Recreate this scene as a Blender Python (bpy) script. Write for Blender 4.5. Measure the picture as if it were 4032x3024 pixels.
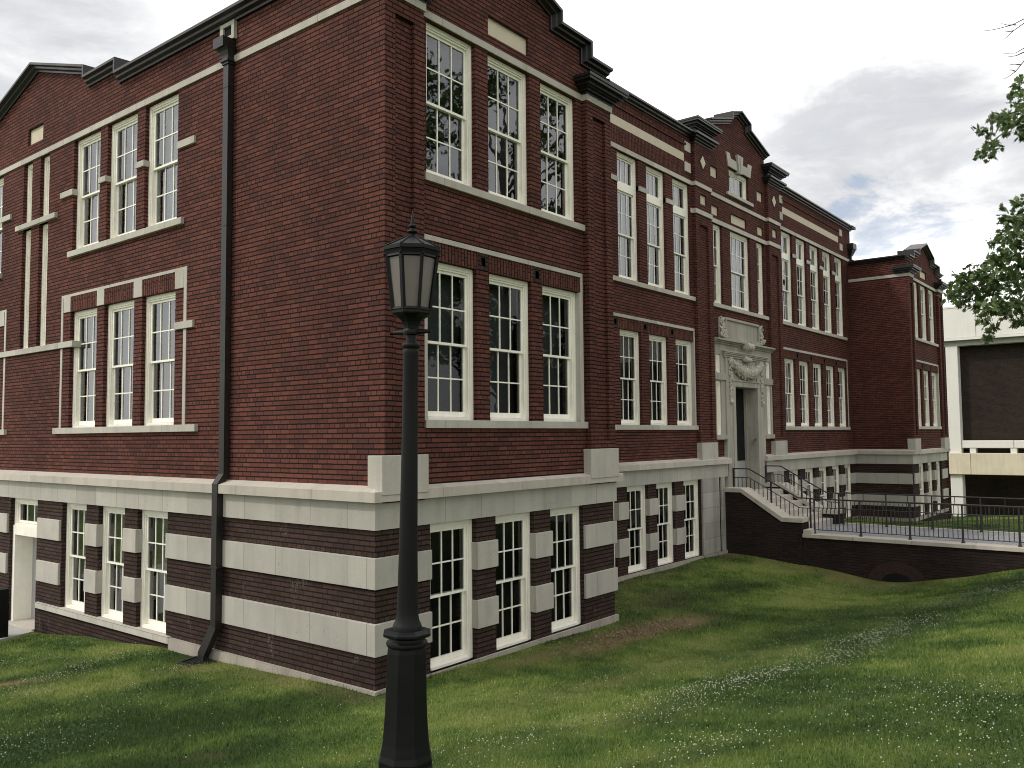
import bpy, bmesh, math, random
import numpy as np
from mathutils import Matrix, Vector
R = math.radians
for o in list(bpy.data.objects): bpy.data.objects.remove(o)
scn = bpy.context.scene
COL = scn.collection
random.seed(7); RNG = np.random.default_rng(11)

# ------------------------------------------------------------------ camera
cam = bpy.data.cameras.new('camera'); cam_o = bpy.data.objects.new('camera', cam); COL.objects.link(cam_o)
cam.sensor_width = 36.0; cam.lens = 3346.6/4032*36; cam.clip_end = 2000; cam.clip_start = .05
CAM = (-7.2926, -8.0146, 3.1274)
cam_o.matrix_world = Matrix(((0.62376,-0.04205,-0.780484,CAM[0]),(-0.781565,-0.044885,-0.622206,CAM[1]),(-0.008868,0.998107,-0.060862,CAM[2]),(0,0,0,1)))
scn.camera = cam_o
scn.cycles.filter_width = 1.0
scn.render.resolution_x = 1024; scn.render.resolution_y = 768

# ------------------------------------------------------------------ light
SUN_EL, SUN_DIR = 46.0, (-.82, .57)          # direction towards the sun in plan
scn.view_settings.view_transform = 'Standard'; scn.view_settings.look = 'None'
scn.view_settings.exposure = 0.0; scn.view_settings.gamma = 1.0
sun = bpy.data.lights.new('sun', 'SUN'); sun.energy = 1.7; sun.angle = R(4.0); sun.color = (1, .95, .87)
sun_o = bpy.data.objects.new('sun', sun); COL.objects.link(sun_o)
sd = Vector((SUN_DIR[0]*math.cos(R(SUN_EL)), SUN_DIR[1]*math.cos(R(SUN_EL)), math.sin(R(SUN_EL)))).normalized()
sun_o.rotation_euler = sd.to_track_quat('Z', 'Y').to_euler()

class NT:
    """tiny helper around a node tree"""
    def __init__(s, tree): s.t = tree; s.t.nodes.clear()
    def n(s, typ, **kw):
        nd = s.t.nodes.new(typ)
        for k, v in kw.items():
            if k in ('inputs',):
                for a, b in v.items(): nd.inputs[a].default_value = b
            else: setattr(nd, k, v)
        return nd
    def l(s, a, b): s.t.links.new(a, b)
    def math(s, op, a, b=None, clamp=False):
        nd = s.n('ShaderNodeMath', operation=op); nd.use_clamp = clamp
        for i, v in enumerate((a, b)):
            if v is None: continue
            if hasattr(v, 'is_linked'): s.l(v, nd.inputs[i])
            else: nd.inputs[i].default_value = v
        return nd.outputs[0]
    def mix(s, fac, a, b, blend='MIX'):
        nd = s.n('ShaderNodeMix', data_type='RGBA', blend_type=blend)
        for key, v in ((0, fac), (6, a), (7, b)):
            if hasattr(v, 'is_linked'): s.l(v, nd.inputs[key])
            else: nd.inputs[key].default_value = v if key == 0 or len(v) == 4 else (*v, 1)
        return nd.outputs[2]
    def ramp(s, fac, stops):
        nd = s.n('ShaderNodeValToRGB'); el = nd.color_ramp.elements
        while len(el) < len(stops): el.new(.5)
        for e, (p, c) in zip(el, stops):
            e.position = p; e.color = (c, c, c, 1) if isinstance(c, (int, float)) else (*c, 1)
        s.l(fac, nd.inputs[0]); return nd.outputs[0]
    def noise(s, vec, scale, detail=4, rough=.55, dist=0, out=0):
        nd = s.n('ShaderNodeTexNoise', inputs={'Scale': scale, 'Detail': detail, 'Roughness': rough, 'Distortion': dist})
        if vec is not None: s.l(vec, nd.inputs['Vector'])
        return nd.outputs[out]
    def mapping(s, vec, scale=(1,1,1), rot=(0,0,0), loc=(0,0,0)):
        nd = s.n('ShaderNodeMapping'); nd.inputs['Scale'].default_value = scale
        nd.inputs['Rotation'].default_value = rot; nd.inputs['Location'].default_value = loc
        s.l(vec, nd.inputs['Vector']); return nd.outputs[0]

# world: Nishita sky, with a broken bright cloud deck laid over it by direction
wd = bpy.data.worlds.new('World'); scn.world = wd; wd.use_nodes = True
w = NT(wd.node_tree)
SKY_GAIN = 1.0
tc = w.n('ShaderNodeTexCoord').outputs['Generated']
sky = w.n('ShaderNodeTexSky', sky_type='NISHITA'); sky.sun_disc = False
sky.sun_elevation = R(SUN_EL); sky.sun_rotation = math.atan2(SUN_DIR[0], SUN_DIR[1]); sky.dust_density = 2.0
skyc = w.n('ShaderNodeVectorMath', operation='SCALE'); w.l(sky.outputs[0], skyc.inputs[0]); skyc.inputs['Scale'].default_value = .13
flat = w.mapping(tc, scale=(1, 1, 2.6))
n1 = w.noise(flat, 2.3, 6, .55, .25)
n2 = w.noise(flat, 5.5, 6, .6, .3)
# gap of blue and a grey bank, both over the far right of the building
def lobe(dx, dy, dz, inner, outer):
    v = Vector((dx, dy, dz)).normalized()
    dt = w.n('ShaderNodeVectorMath', operation='DOT_PRODUCT'); w.l(tc, dt.inputs[0]); dt.inputs[1].default_value = v
    wob = w.math('ADD', dt.outputs['Value'], w.math('MULTIPLY', w.math('SUBTRACT', n2, .5), .018))
    mr = w.n('ShaderNodeMapRange', interpolation_type='SMOOTHSTEP'); w.l(wob, mr.inputs[0])
    mr.inputs[1].default_value = math.cos(R(outer)); mr.inputs[2].default_value = math.cos(R(inner)); return mr.outputs[0]
LOBES = {}

blue = w.math('MAXIMUM', lobe(.944,.247,.221, .2, 3.0), w.math('MAXIMUM', lobe(.962,.195,.192, .2, 3.2), lobe(.5,-.8,.5, 4, 22)))
blue = w.math('MULTIPLY', blue, w.ramp(n2, [(.36, 0), (.62, 1)]))
bank = w.math('MAXIMUM', w.math('MAXIMUM', lobe(.918,.262,.297, 1, 8.5), lobe(.94,.19,.30, 1, 8)), w.math('MAXIMUM', lobe(.962,.10,.26, 1, 7.5), lobe(.30,.87,.40, 3, 12)))
bank = w.math('MULTIPLY', bank, w.ramp(n2, [(.25, .45), (.55, 1)]))
tex = w.ramp(n1, [(.30, .76), (.48, 1.0), (.62, 1.12)])
cloud = w.mix(1.0, (1.62, 1.60, 1.56), tex, 'MULTIPLY')
grey = w.mix(w.ramp(n2, [(.35, 0), (.65, 1)]), (.44, .45, .475), (.66, .67, .70))
c1 = w.mix(w.math('MULTIPLY', bank, .85), cloud, grey)
c2 = w.mix(w.math('MULTIPLY', blue, .65), c1, w.mix(.35, (.36, .50, .76), skyc.outputs[0]))
c3 = w.mix(.1, c2, skyc.outputs[0])
# below the horizon a dull ground tone
sep = w.n('ShaderNodeSeparateXYZ'); w.l(tc, sep.inputs[0])
hz = w.n('ShaderNodeMapRange'); w.l(sep.outputs['Z'], hz.inputs[0]); hz.inputs[1].default_value = -.06; hz.inputs[2].default_value = .0
c4 = w.mix(hz.outputs[0], (.10, .11, .08), c3)
bg = w.n('ShaderNodeBackground'); w.l(c4, bg.inputs[0]); bg.inputs[1].default_value = SKY_GAIN
wo = w.n('ShaderNodeOutputWorld'); w.l(bg.outputs[0], wo.inputs[0])

# ------------------------------------------------------------------ materials
def new_mat(name):
    m = bpy.data.materials.new(name); m.use_nodes = True
    t = NT(m.node_tree); b = t.n('ShaderNodeBsdfPrincipled'); o = t.n('ShaderNodeOutputMaterial'); t.l(b.outputs[0], o.inputs[0])
    return m, t, b
def setin(t, b, key, v):
    if hasattr(v, 'is_linked'): t.l(v, b.inputs[key])
    else: b.inputs[key].default_value = v if not isinstance(v, tuple) or len(v) == 4 else (*v, 1)
def bump(t, b, h, strength=.5, dist=.01):
    nd = t.n('ShaderNodeBump', inputs={'Strength': strength, 'Distance': dist}); t.l(h, nd.inputs['Height']); t.l(nd.outputs[0], b.inputs['Normal'])

def brick_mat(name, ca, cb, cc, mortar, bw=.203, rh=.0677, rot=0, ms=.0100, stain=.35, frost=.0, mort_dark=1.0):
    m, t, b = new_mat(name)
    uv = t.n('ShaderNodeTexCoord').outputs['UV']; ob = t.n('ShaderNodeTexCoord').outputs['Object']
    wob = t.n('ShaderNodeVectorMath', operation='MULTIPLY_ADD')
    nz = t.noise(ob, 9, 2, .5, 0, 1); t.l(nz, wob.inputs[0]); wob.inputs[1].default_value = (.009, .007, 0); t.l(uv, wob.inputs[2])
    vec = t.mapping(t.mapping(wob.outputs[0], rot=(0, 0, rot)), scale=(1.9, 1, 1))
    def tex(c1, c2, mo):
        nd = t.n('ShaderNodeTexBrick', offset=.5, offset_frequency=2, squash=.5, squash_frequency=6)
        nd.inputs['Scale'].default_value = 1; nd.inputs['Mortar Size'].default_value = ms; nd.inputs['Mortar Smooth'].default_value = .25
        nd.inputs['Bias'].default_value = -.1; nd.inputs['Brick Width'].default_value = bw*1.9; nd.inputs['Row Height'].default_value = rh
        for k, c in (('Color1', c1), ('Color2', c2), ('Mortar', mo)): nd.inputs[k].default_value = (*c, 1)
        t.l(vec, nd.inputs['Vector']); return nd
    tx = tex(ca, cb, mortar); rnd = tex((0, 0, 0), (1, 1, 1), (.5, .5, .5))
    g = t.n('ShaderNodeRGBToBW'); t.l(rnd.outputs['Color'], g.inputs[0])
    col = t.mix(t.ramp(g.outputs[0], [(.86, 0), (.92, 1)]), tx.outputs['Color'], cc)          # odd bricks of another firing
    col = t.mix(t.math('MULTIPLY', t.ramp(g.outputs[0], [(.02, 1), (.10, 0)]), .6), col, tuple(x*.45 for x in ca))
    col = t.mix(tx.outputs['Fac'], col, mortar)  # dark mortar colour carries the shadow of the deep raked joints
    fine = t.ramp(t.noise(ob, 70, 4, .7), [(.3, .72), (.7, 1.22)])
    col = t.mix(.8, col, fine, 'MULTIPLY')
    big = t.ramp(t.noise(t.mapping(ob, scale=(1, 1, .55)), .55, 5, .6), [(.3, .68), (.52, 1.0), (.75, 1.2)])
    col = t.mix(stain*2, col, big, 'MULTIPLY')
    if frost:
        e = t.ramp(t.noise(t.mapping(ob, scale=(1, 1, .5)), 2.3, 5, .65), [(.60, 0), (.72, 1)])
        e2 = t.ramp(t.noise(ob, 30, 3, .7), [(.50, 0), (.62, 1)])
        col = t.mix(t.math('MULTIPLY', t.math('MULTIPLY', e, e2), frost), col, (.36, .32, .30))
    setin(t, b, 'Base Color', col); setin(t, b, 'Roughness', .92); b.inputs['Specular IOR Level'].default_value = .12
    h = t.math('ADD', t.math('MULTIPLY', t.math('SUBTRACT', 1.0, tx.outputs['Fac']), 1.0), t.math('MULTIPLY', t.noise(ob, 45, 4, .7), .35))
    bump(t, b, h, .7, .012)
    return m
def stone_mat(name, base, tint, jw=.78, jh=30., pits=1.0, streak=.5, dark=.55):
    m, t, b = new_mat(name)
    uv = t.n('ShaderNodeTexCoord').outputs['UV']; ob = t.n('ShaderNodeTexCoord').outputs['Object']
    col = t.mix(t.ramp(t.noise(ob, 1.7, 5, .6), [(.3, 0), (.7, 1)]), base, tint)
    st = t.ramp(t.noise(t.mapping(ob, scale=(5, 5, .45)), 1.0, 5, .65), [(.30, dark), (.50, .95), (.7, 1.08)])
    col = t.mix(streak, col, st, 'MULTIPLY')
    col = t.mix(.35, col, t.ramp(t.noise(ob, 55, 3, .7), [(.3, .8), (.7, 1.15)]), 'MULTIPLY')
    pz = t.math('MULTIPLY', t.ramp(t.noise(ob, 34, 5, .75), [(.33, 1), (.40, 0)]), t.ramp(t.noise(ob, 2.6, 3, .6), [(.56, 0), (.64, 1)]))
    pz = t.math('MULTIPLY', pz, pits)
    col = t.mix(t.math('MULTIPLY', pz, .55), col, (.10, .095, .085))
    h = t.math('SUBTRACT', t.math('MULTIPLY', t.noise(ob, 60, 4, .7), .12), pz)
    if jw:
        jn = t.n('ShaderNodeTexBrick', offset=.37, offset_frequency=2, squash=1.5, squash_frequency=3)
        for k, v in (('Scale', 1), ('Mortar Size', .006), ('Mortar Smooth', .3), ('Brick Width', jw), ('Row Height', jh)): jn.inputs[k].default_value = v
        for k in ('Color1', 'Color2', 'Mortar'): jn.inputs[k].default_value = {'Color1': (.80, .80, .80, 1), 'Color2': (1.12, 1.12, 1.12, 1), 'Mortar': (1, 1, 1, 1)}[k]
        t.l(uv, jn.inputs['Vector'])
        col = t.mix(.7, col, jn.outputs['Color'], 'MULTIPLY')
        col = t.mix(t.math('MULTIPLY', jn.outputs['Fac'], .6), col, (.12, .115, .10))
        h = t.math('SUBTRACT', h, jn.outputs['Fac'])
    setin(t, b, 'Base Color', col); setin(t, b, 'Roughness', .85); b.inputs['Specular IOR Level'].default_value = .2
    bump(t, b, h, .5, .01); return m
def plain_mat(name, col, rough=.5, spec=.4, var=.12, scale=8, bmp=.0, metal=0, streak=0):
    m, t, b = new_mat(name); ob = t.n('ShaderNodeTexCoord').outputs['Object']
    v = t.ramp(t.noise(ob, scale, 5, .65), [(.3, 1-var), (.7, 1+var)])
    c = t.mix(1, col, v, 'MULTIPLY')
    if streak: c = t.mix(streak, c, t.ramp(t.noise(t.mapping(ob, scale=(9, 9, .5)), 1, 5, .7), [(.32, .35), (.55, 1)]), 'MULTIPLY')
    setin(t, b, 'Base Color', c); setin(t, b, 'Roughness', t.math('ADD', t.math('MULTIPLY', t.noise(ob, scale*2, 3, .6), .2), rough-.1))
    b.inputs['Specular IOR Level'].default_value = spec; b.inputs['Metallic'].default_value = metal
    if bmp: bump(t, b, t.noise(ob, scale*6, 4, .7), bmp, .004)
    return m
def glass_mat(name, refl, tint):
    m = bpy.data.materials.new(name); m.use_nodes = True; t = NT(m.node_tree)
    o = t.n('ShaderNodeOutputMaterial'); tr = t.n('ShaderNodeBsdfTransparent'); gl = t.n('ShaderNodeBsdfGlossy')
    tr.inputs[0].default_value = (*tint, 1); gl.inputs['Roughness'].default_value = .012; gl.inputs[0].default_value = (.95, .97, 1, 1)
    ob = t.n('ShaderNodeTexCoord').outputs['Object']
    bp = t.n('ShaderNodeBump', inputs={'Strength': .10, 'Distance': .02}); t.l(t.noise(ob, 2.2, 2, .5), bp.inputs['Height']); t.l(bp.outputs[0], gl.inputs['Normal'])
    fr = t.n('ShaderNodeFresnel', inputs={'IOR': refl}); mx = t.n('ShaderNodeMixShader')
    t.l(fr.outputs[0], mx.inputs[0]); t.l(tr.outputs[0], mx.inputs[1]); t.l(gl.outputs[0], mx.inputs[2]); t.l(mx.outputs[0], o.inputs[0]); return m
def curtain_mat(name, col, fold=26):
    m, t, b = new_mat(name); ob = t.n('ShaderNodeTexCoord').outputs['Object']
    wv = t.n('ShaderNodeTexWave', wave_type='BANDS', bands_direction='X', inputs={'Scale': fold, 'Distortion': 1.5, 'Detail': 2}); t.l(ob, wv.inputs['Vector'])
    setin(t, b, 'Base Color', t.mix(.35, col, t.ramp(wv.outputs['Fac'], [(0, .75), (1, 1.1)]), 'MULTIPLY')); setin(t, b, 'Roughness', .9)
    bump(t, b, wv.outputs['Fac'], .4, .02); return m

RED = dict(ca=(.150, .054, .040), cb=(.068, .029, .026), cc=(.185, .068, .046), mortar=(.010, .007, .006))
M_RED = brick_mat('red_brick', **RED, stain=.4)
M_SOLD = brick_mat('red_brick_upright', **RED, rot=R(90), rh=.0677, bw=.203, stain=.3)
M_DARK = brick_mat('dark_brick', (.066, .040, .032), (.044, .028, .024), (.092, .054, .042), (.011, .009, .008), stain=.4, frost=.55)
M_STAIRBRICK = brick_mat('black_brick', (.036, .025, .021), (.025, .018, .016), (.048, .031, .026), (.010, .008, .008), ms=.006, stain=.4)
M_STONE = stone_mat('limestone_band', (.455, .435, .38), (.385, .37, .33), jw=.50, streak=.28)
M_STONE2 = stone_mat('limestone_block', (.48, .45, .395), (.39, .375, .33), jw=0, pits=1.0, streak=.3)
M_SILL = stone_mat('limestone_sill', (.52, .49, .43), (.43, .41, .36), jw=1.3, pits=.5, streak=.35)
M_ENTRY = stone_mat('limestone_entry', (.40, .375, .32), (.33, .31, .265), jw=0, pits=.5, streak=.7, dark=.5)
M_BASE = stone_mat('limestone_base', (.40, .36, .30), (.33, .30, .26), jw=.95, pits=.8, streak=.6)
M_CAPST = stone_mat('cap_stone', (.52, .475, .41), (.45, .415, .36), jw=1.15, pits=.4, streak=.3)
M_PLASTER = plain_mat('cream_panel', (.55, .49, .38), .9, .2, .06, 3, .2)
M_COPE = plain_mat('dark_metal_coping', (.013, .012, .011), .42, .45, .25, 2, .05)
M_PIPE = plain_mat('bronze_pipe', (.016, .0135, .012), .45, .35, .25, 3, .06)
M_CREAM = plain_mat('cream_paint', (.87, .84, .745), .45, .4, .05, 5, .05, streak=.12)
M_SCREEN = plain_mat('insect_screen', (.070, .076, .078), .9, .1, .2, 3); M_GLASSL = glass_mat('window_glass_low', 1.30, (.75, .78, .76)); M_CURL = curtain_mat('light_blind', (.62, .65, .70), 6); M_CURM = curtain_mat('grey_blind', (.36, .36, .345)); M_CURD = plain_mat('shade_black', (.012, .013, .013), .9, .1, .3, 2)  # last one near-black: shade of unlit rooms and openings put into colour
M_GLASS = glass_mat('window_glass', 2.1, (.82, .86, .87)); M_GLASSD = glass_mat('window_glass_dark', 1.85, (.6, .64, .64))
M_ROOF = plain_mat('flat_roof', (.09, .09, .09), .9)
M_IRON = plain_mat('wrought_iron', (.018, .018, .019), .5, .45, .3, 20, .1)
M_LAMP = plain_mat('black_lamp_paint', (.0032, .0036, .0040), .50, .22, .35, 6, .12)
def frosted():
    m, t, b = new_mat('frosted_lamp_glass'); ob = t.n('ShaderNodeTexCoord').outputs['Object']
    c = t.mix(t.ramp(t.noise(t.mapping(ob, scale=(6, 6, 1.2)), 2, 4, .6), [(.35, 0), (.65, 1)]), (.20, .168, .145), (.15, .135, .122))
    setin(t, b, 'Base Color', c); setin(t, b, 'Roughness', .32); b.inputs['Specular IOR Level'].default_value = .5
    b.inputs['Transmission Weight'].default_value = .25
    return m
M_FROST = frosted()
M_PAVE = stone_mat('grey_pavers', (.30, .30, .31), (.25, .25, .265), jw=.2, jh=.1, pits=0, streak=.2)
M_CONC = plain_mat('concrete', (.36, .35, .33), .85, .2, .12, 4, .2)
M_STEP = stone_mat('stair_stone', (.47, .43, .38), (.41, .38, .34), jw=0, pits=.2, streak=.25)
M_WHITE = plain_mat('white_concrete', (.68, .665, .62), .8, .2, .04, .6, .05, streak=.06)
M_BEIGE = plain_mat('stained_concrete', (.62, .55, .42), .85, .2, .10, .7, .05, streak=.2)
M_MODBRICK = brick_mat('brown_brick', (.040, .030, .024), (.032, .024, .02), (.05, .035, .028), (.02, .017, .015), ms=.008)
def leaf_mat(name, c1, c2):
    m, t, b = new_mat(name); at = t.n('ShaderNodeAttribute', attribute_name='rnd')
    c = t.mix(at.outputs['Fac'], c1, c2); setin(t, b, 'Base Color', c); setin(t, b, 'Roughness', .5); b.inputs['Specular IOR Level'].default_value = .35
    tl = t.n('ShaderNodeBsdfTranslucent'); t.l(c, tl.inputs[0]); ad = t.n('ShaderNodeMixShader'); ad.inputs[0].default_value = .3
    o = [n for n in t.t.nodes if n.type == 'OUTPUT_MATERIAL'][0]; t.l(b.outputs[0], ad.inputs[1]); t.l(tl.outputs[0], ad.inputs[2]); t.l(ad.outputs[0], o.inputs[0]); return m
M_LEAF = leaf_mat('oak_leaf', (.050, .088, .026), (.13, .19, .060))
M_BARK = plain_mat('bark', (.085, .070, .058), .9, .2, .4, 9, .6)

# ------------------------------------------------------------------ mesh helpers
class MB:
    def __init__(s): s.v = []; s.f = []; s.uv = {}
    def face(s, pts, uv=None):
        i = len(s.v); s.v += [tuple(p) for p in pts]; s.f.append(tuple(range(i, i+len(pts))))
        if uv: s.uv[len(s.f)-1] = uv
    def box(s, x0, x1, y0, y1, z0, z1):
        x0, x1 = min(x0, x1), max(x0, x1); y0, y1 = min(y0, y1), max(y0, y1); z0, z1 = min(z0, z1), max(z0, z1)
        i = len(s.v)
        s.v += [(x0,y0,z0),(x1,y0,z0),(x1,y1,z0),(x0,y1,z0),(x0,y0,z1),(x1,y0,z1),(x1,y1,z1),(x0,y1,z1)]
        for q in ((0,3,2,1),(4,5,6,7),(0,1,5,4),(1,2,6,5),(2,3,7,6),(3,0,4,7)): s.f.append(tuple(i+k for k in q))
    def prism(s, poly, axis, a, b):
        """poly of 2D points extruded along axis ('x': poly=(y,z), 'y': (x,z), 'z': (x,y))"""
        P = {'x': lambda p, c: (c, p[0], p[1]), 'y': lambda p, c: (p[0], c, p[1]), 'z': lambda p, c: (p[0], p[1], c)}[axis]
        n = len(poly); i = len(s.v); s.v += [P(p, a) for p in poly] + [P(p, b) for p in poly]
        s.f.append(tuple(i+k for k in range(n))); s.f.append(tuple(i+n+k for k in reversed(range(n))))
        for k in range(n): s.f.append((i+(k+1) % n, i+k, i+n+k, i+n+(k+1) % n))
    def tube(s, pts, r, n=8, cap=True):
        pts = [Vector(p) for p in pts]; rs = r if isinstance(r, (list, tuple)) else [r]*len(pts); rings = []
        for k, p in enumerate(pts):
            d = (pts[min(k+1, len(pts)-1)]-pts[max(k-1, 0)]).normalized()
            a = d.cross(Vector((0, 0, 1)));
            if a.length < 1e-3: a = Vector((1, 0, 0))
            a.normalize(); b = d.cross(a); i = len(s.v); rings.append(i)
            for j in range(n):
                t = 2*math.pi*j/n+.39; s.v.append(tuple(p+(a*math.cos(t)+b*math.sin(t))*rs[k]))
        for i0, i1 in zip(rings, rings[1:]):
            for j in range(n): s.f.append((i0+j, i0+(j+1) % n, i1+(j+1) % n, i1+j))
        if cap: s.f.append(tuple(rings[0]+j for j in range(n))); s.f.append(tuple(rings[-1]+j for j in reversed(range(n))))
    def lathe(s, prof, n=24, cx=0, cy=0, rot=0, cap=True):
        rings = []
        for r, z in prof:
            i = len(s.v); rings.append(i)
            for j in range(n):
                t = 2*math.pi*j/n+rot; s.v.append((cx+r*math.cos(t), cy+r*math.sin(t), z))
        for i0, i1 in zip(rings, rings[1:]):
            for j in range(n): s.f.append((i0+j, i0+(j+1) % n, i1+(j+1) % n, i1+j))
        if cap: s.f.append(tuple(rings[0]+j for j in reversed(range(n)))); s.f.append(tuple(rings[-1]+j for j in range(n)))
    def blob(s, c, r, seed=0, n=8, m=5):
        rr = random.Random(seed); i = len(s.v); rx, ry, rz = r if isinstance(r, tuple) else (r, r, r)
        for a in range(m+1):
            for b in range(n):
                ph = math.pi*a/m; th = 2*math.pi*b/n; k = 1+rr.uniform(-.16, .16)
                s.v.append((c[0]+rx*k*math.sin(ph)*math.cos(th), c[1]+ry*k*math.sin(ph)*math.sin(th), c[2]+rz*k*math.cos(ph)))
        for a in range(m):
            for b in range(n): s.f.append((i+a*n+b, i+(a+1)*n+b, i+(a+1)*n+(b+1) % n, i+a*n+(b+1) % n))
    def build(s, name, mat, parent=None, smooth=False, bevel=0):
        me = bpy.data.meshes.new(name); me.from_pydata(s.v, [], s.f); me.update()
        ul = me.uv_layers.new(name='UVMap'); co = me.vertices
        for p in me.polygons:
            n = p.normal; ax, ay, az = abs(n.x), abs(n.y), abs(n.z)
            for li in p.loop_indices:
                c = co[me.loops[li].vertex_index].co
                ul.data[li].uv = (c.x, c.y) if az > max(ax, ay) else ((c.y, c.z) if ax > ay else (c.x, c.z))
        me.materials.append(mat)
        if smooth:
            for p in me.polygons: p.use_smooth = True
            try: me.set_sharp_from_angle(angle=R(38))
            except Exception: pass
        o = bpy.data.objects.new(name, me); COL.objects.link(o)
        if parent: o.parent = parent
        if bevel:
            bv = o.modifiers.new('bevel', 'BEVEL'); bv.width = bevel; bv.segments = 2; bv.limit_method = 'ANGLE'; bv.angle_limit = R(40)
        return o
def thing(name, label, cat, group=None, loc=(0, 0, 0)):
    o = bpy.data.objects.new(name, None); o.location = loc; COL.objects.link(o); o.empty_display_size = .2
    o['label'] = label; o['category'] = cat
    if group: o['group'] = group
    return o
def tag(o, label, cat, group=None):
    o['label'] = label; o['category'] = cat
    if group: o['group'] = group
    return o
def structure(o): o['kind'] = 'structure'; return o

class Pl:
    """a wall plane; 'A' faces -x (a runs along y), 'B' faces -y (a runs along x); d is how far a point stands out"""
    def __init__(s, ax, p): s.ax = ax; s.p = p
    def pt(s, a, z, d=0): return (s.p-d, a, z) if s.ax == 'A' else (a, s.p-d, z)
    def quad(s, mb, a0, a1, z0, z1, d=0):
        q = [s.pt(a0, z0, d), s.pt(a1, z0, d), s.pt(a1, z1, d), s.pt(a0, z1, d)]
        mb.face(q if s.ax == 'B' else q[::-1])
    def poly(s, mb, pts, d=0):
        q = [s.pt(a, z, d) for a, z in pts]; mb.face(q if s.ax == 'B' else q[::-1])
    def box(s, mb, a0, a1, z0, z1, d0, d1):
        if s.ax == 'A': mb.box(s.p-d0, s.p-d1, a0, a1, z0, z1)
        else: mb.box(a0, a1, s.p-d0, s.p-d1, z0, z1)
    def wall(s, mb, a0, a1, z0, z1, holes=(), depth=.3):
        A = sorted({a0, a1, *[h[k] for h in holes for k in (0, 1)]}); Z = sorted({z0, z1, *[h[k] for h in holes for k in (2, 3)]})
        A = [a for a in A if a0 <= a <= a1]; Z = [z for z in Z if z0 <= z <= z1]
        for p, q in zip(A, A[1:]):
            run = None
            for u, v in list(zip(Z, Z[1:]))+[(None, None)]:
                inside = u is None or any(h[0] <= (p+q)/2 <= h[1] and h[2] <= (u+v)/2 <= h[3] for h in holes)
                if inside:
                    if run: s.quad(mb, p, q, *run); run = None
                else: run = (run[0], v) if run else (u, v)
        for h in holes:
            dp = h[4] if len(h) > 4 else depth
            for (pa, pz), (qa, qz) in (((h[0], h[2]), (h[0], h[3])), ((h[1], h[3]), (h[1], h[2])), ((h[0], h[3]), (h[1], h[3])), ((h[1], h[2]), (h[0], h[2]))):
                mb.face([s.pt(pa, pz), s.pt(qa, qz), s.pt(qa, qz, -dp), s.pt(pa, pz, -dp)])
            if len(h) > 5 and h[5]: s.quad(mb, h[0], h[1], h[2], h[3], -dp)
    def sweep(s, mb, path, prof):
        n = len(path); rings = []
        for k in range(n):
            dirs = []
            if k > 0: dirs.append(Vector((path[k][0]-path[k-1][0], path[k][1]-path[k-1][1])).normalized())
            if k < n-1: dirs.append(Vector((path[k+1][0]-path[k][0], path[k+1][1]-path[k][1])).normalized())
            ns = [Vector((-d.y, d.x)) for d in dirs]
            nm = ns[0] if len(ns) == 1 else (ns[0]+ns[1])/max(.35, 1+ns[0].dot(ns[1]))
            i = len(mb.v); rings.append(i)
            for d, h in prof: mb.v.append(s.pt(path[k][0]+nm.x*h, path[k][1]+nm.y*h, d))
        m = len(prof)
        for i0, i1 in zip(rings, rings[1:]):
            for j in range(m): mb.f.append((i0+j, i0+(j+1) % m, i1+(j+1) % m, i1+j))
        mb.f.append(tuple(rings[0]+j for j in range(m))); mb.f.append(tuple(rings[-1]+j for j in reversed(range(m))))

# ------------------------------------------------------------------ school building
SCH = thing('school_building', 'three storey red brick school with pale stone bands, dark stepped copings and cream sash windows', 'building')
def ring(mb, path, prof, close_prof=True):
    """sweep (d,z) profile along a plan path, d measured to the right of the direction of travel"""
    n = len(path); rings = []
    for k in range(n):
        ds = []
        if k > 0: ds.append(Vector((path[k][0]-path[k-1][0], path[k][1]-path[k-1][1])).normalized())
        if k < n-1: ds.append(Vector((path[k+1][0]-path[k][0], path[k+1][1]-path[k][1])).normalized())
        ns = [Vector((d.y, -d.x)) for d in ds]
        nm = ns[0] if len(ns) == 1 else (ns[0]+ns[1])/(1+ns[0].dot(ns[1]))
        i = len(mb.v); rings.append(i)
        for d, z in prof: mb.v.append((path[k][0]+nm.x*d, path[k][1]+nm.y*d, z))
    m = len(prof)
    for i0, i1 in zip(rings, rings[1:]):
        for j in range(m): mb.f.append((i0+j, i1+j, i1+(j+1) % m, i0+(j+1) % m))
    mb.f.append(tuple(rings[0]+j for j in range(m))); mb.f.append(tuple(rings[-1]+j for j in reversed(range(m))))

# --- windows -------------------------------------------------------
WCACHE = {}
def sash_mesh(w, z0, z1, cols, rows, y, bot):
    mb = MB(); s, t = .042, .042; d = .034; h = w/2
    mb.box(-h, -h+s, y, y+d, z0, z1); mb.box(h-s, h, y, y+d, z0, z1)
    mb.box(-h+s, h-s, y, y+d, z1-t, z1); mb.box(-h+s, h-s, y, y+d, z0, z0+bot)
    gw = w-2*s; gz0, gz1 = z0+bot, z1-t; m = .010
    for c in range(1, cols):
        x = -h+s+gw*c/cols; mb.box(x-m, x+m, y+.004, y+d-.006, gz0, gz1)
    for r in range(1, rows):
        z = gz0+(gz1-gz0)*r/rows
        for c in range(cols):
            xa = -h+s+gw*c/cols+(m if c else 0); xb = -h+s+gw*(c+1)/cols-(m if c < cols-1 else 0)
            mb.box(xa, xb, y+.006, y+d-.008, z-m, z+m)
    return mb
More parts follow.
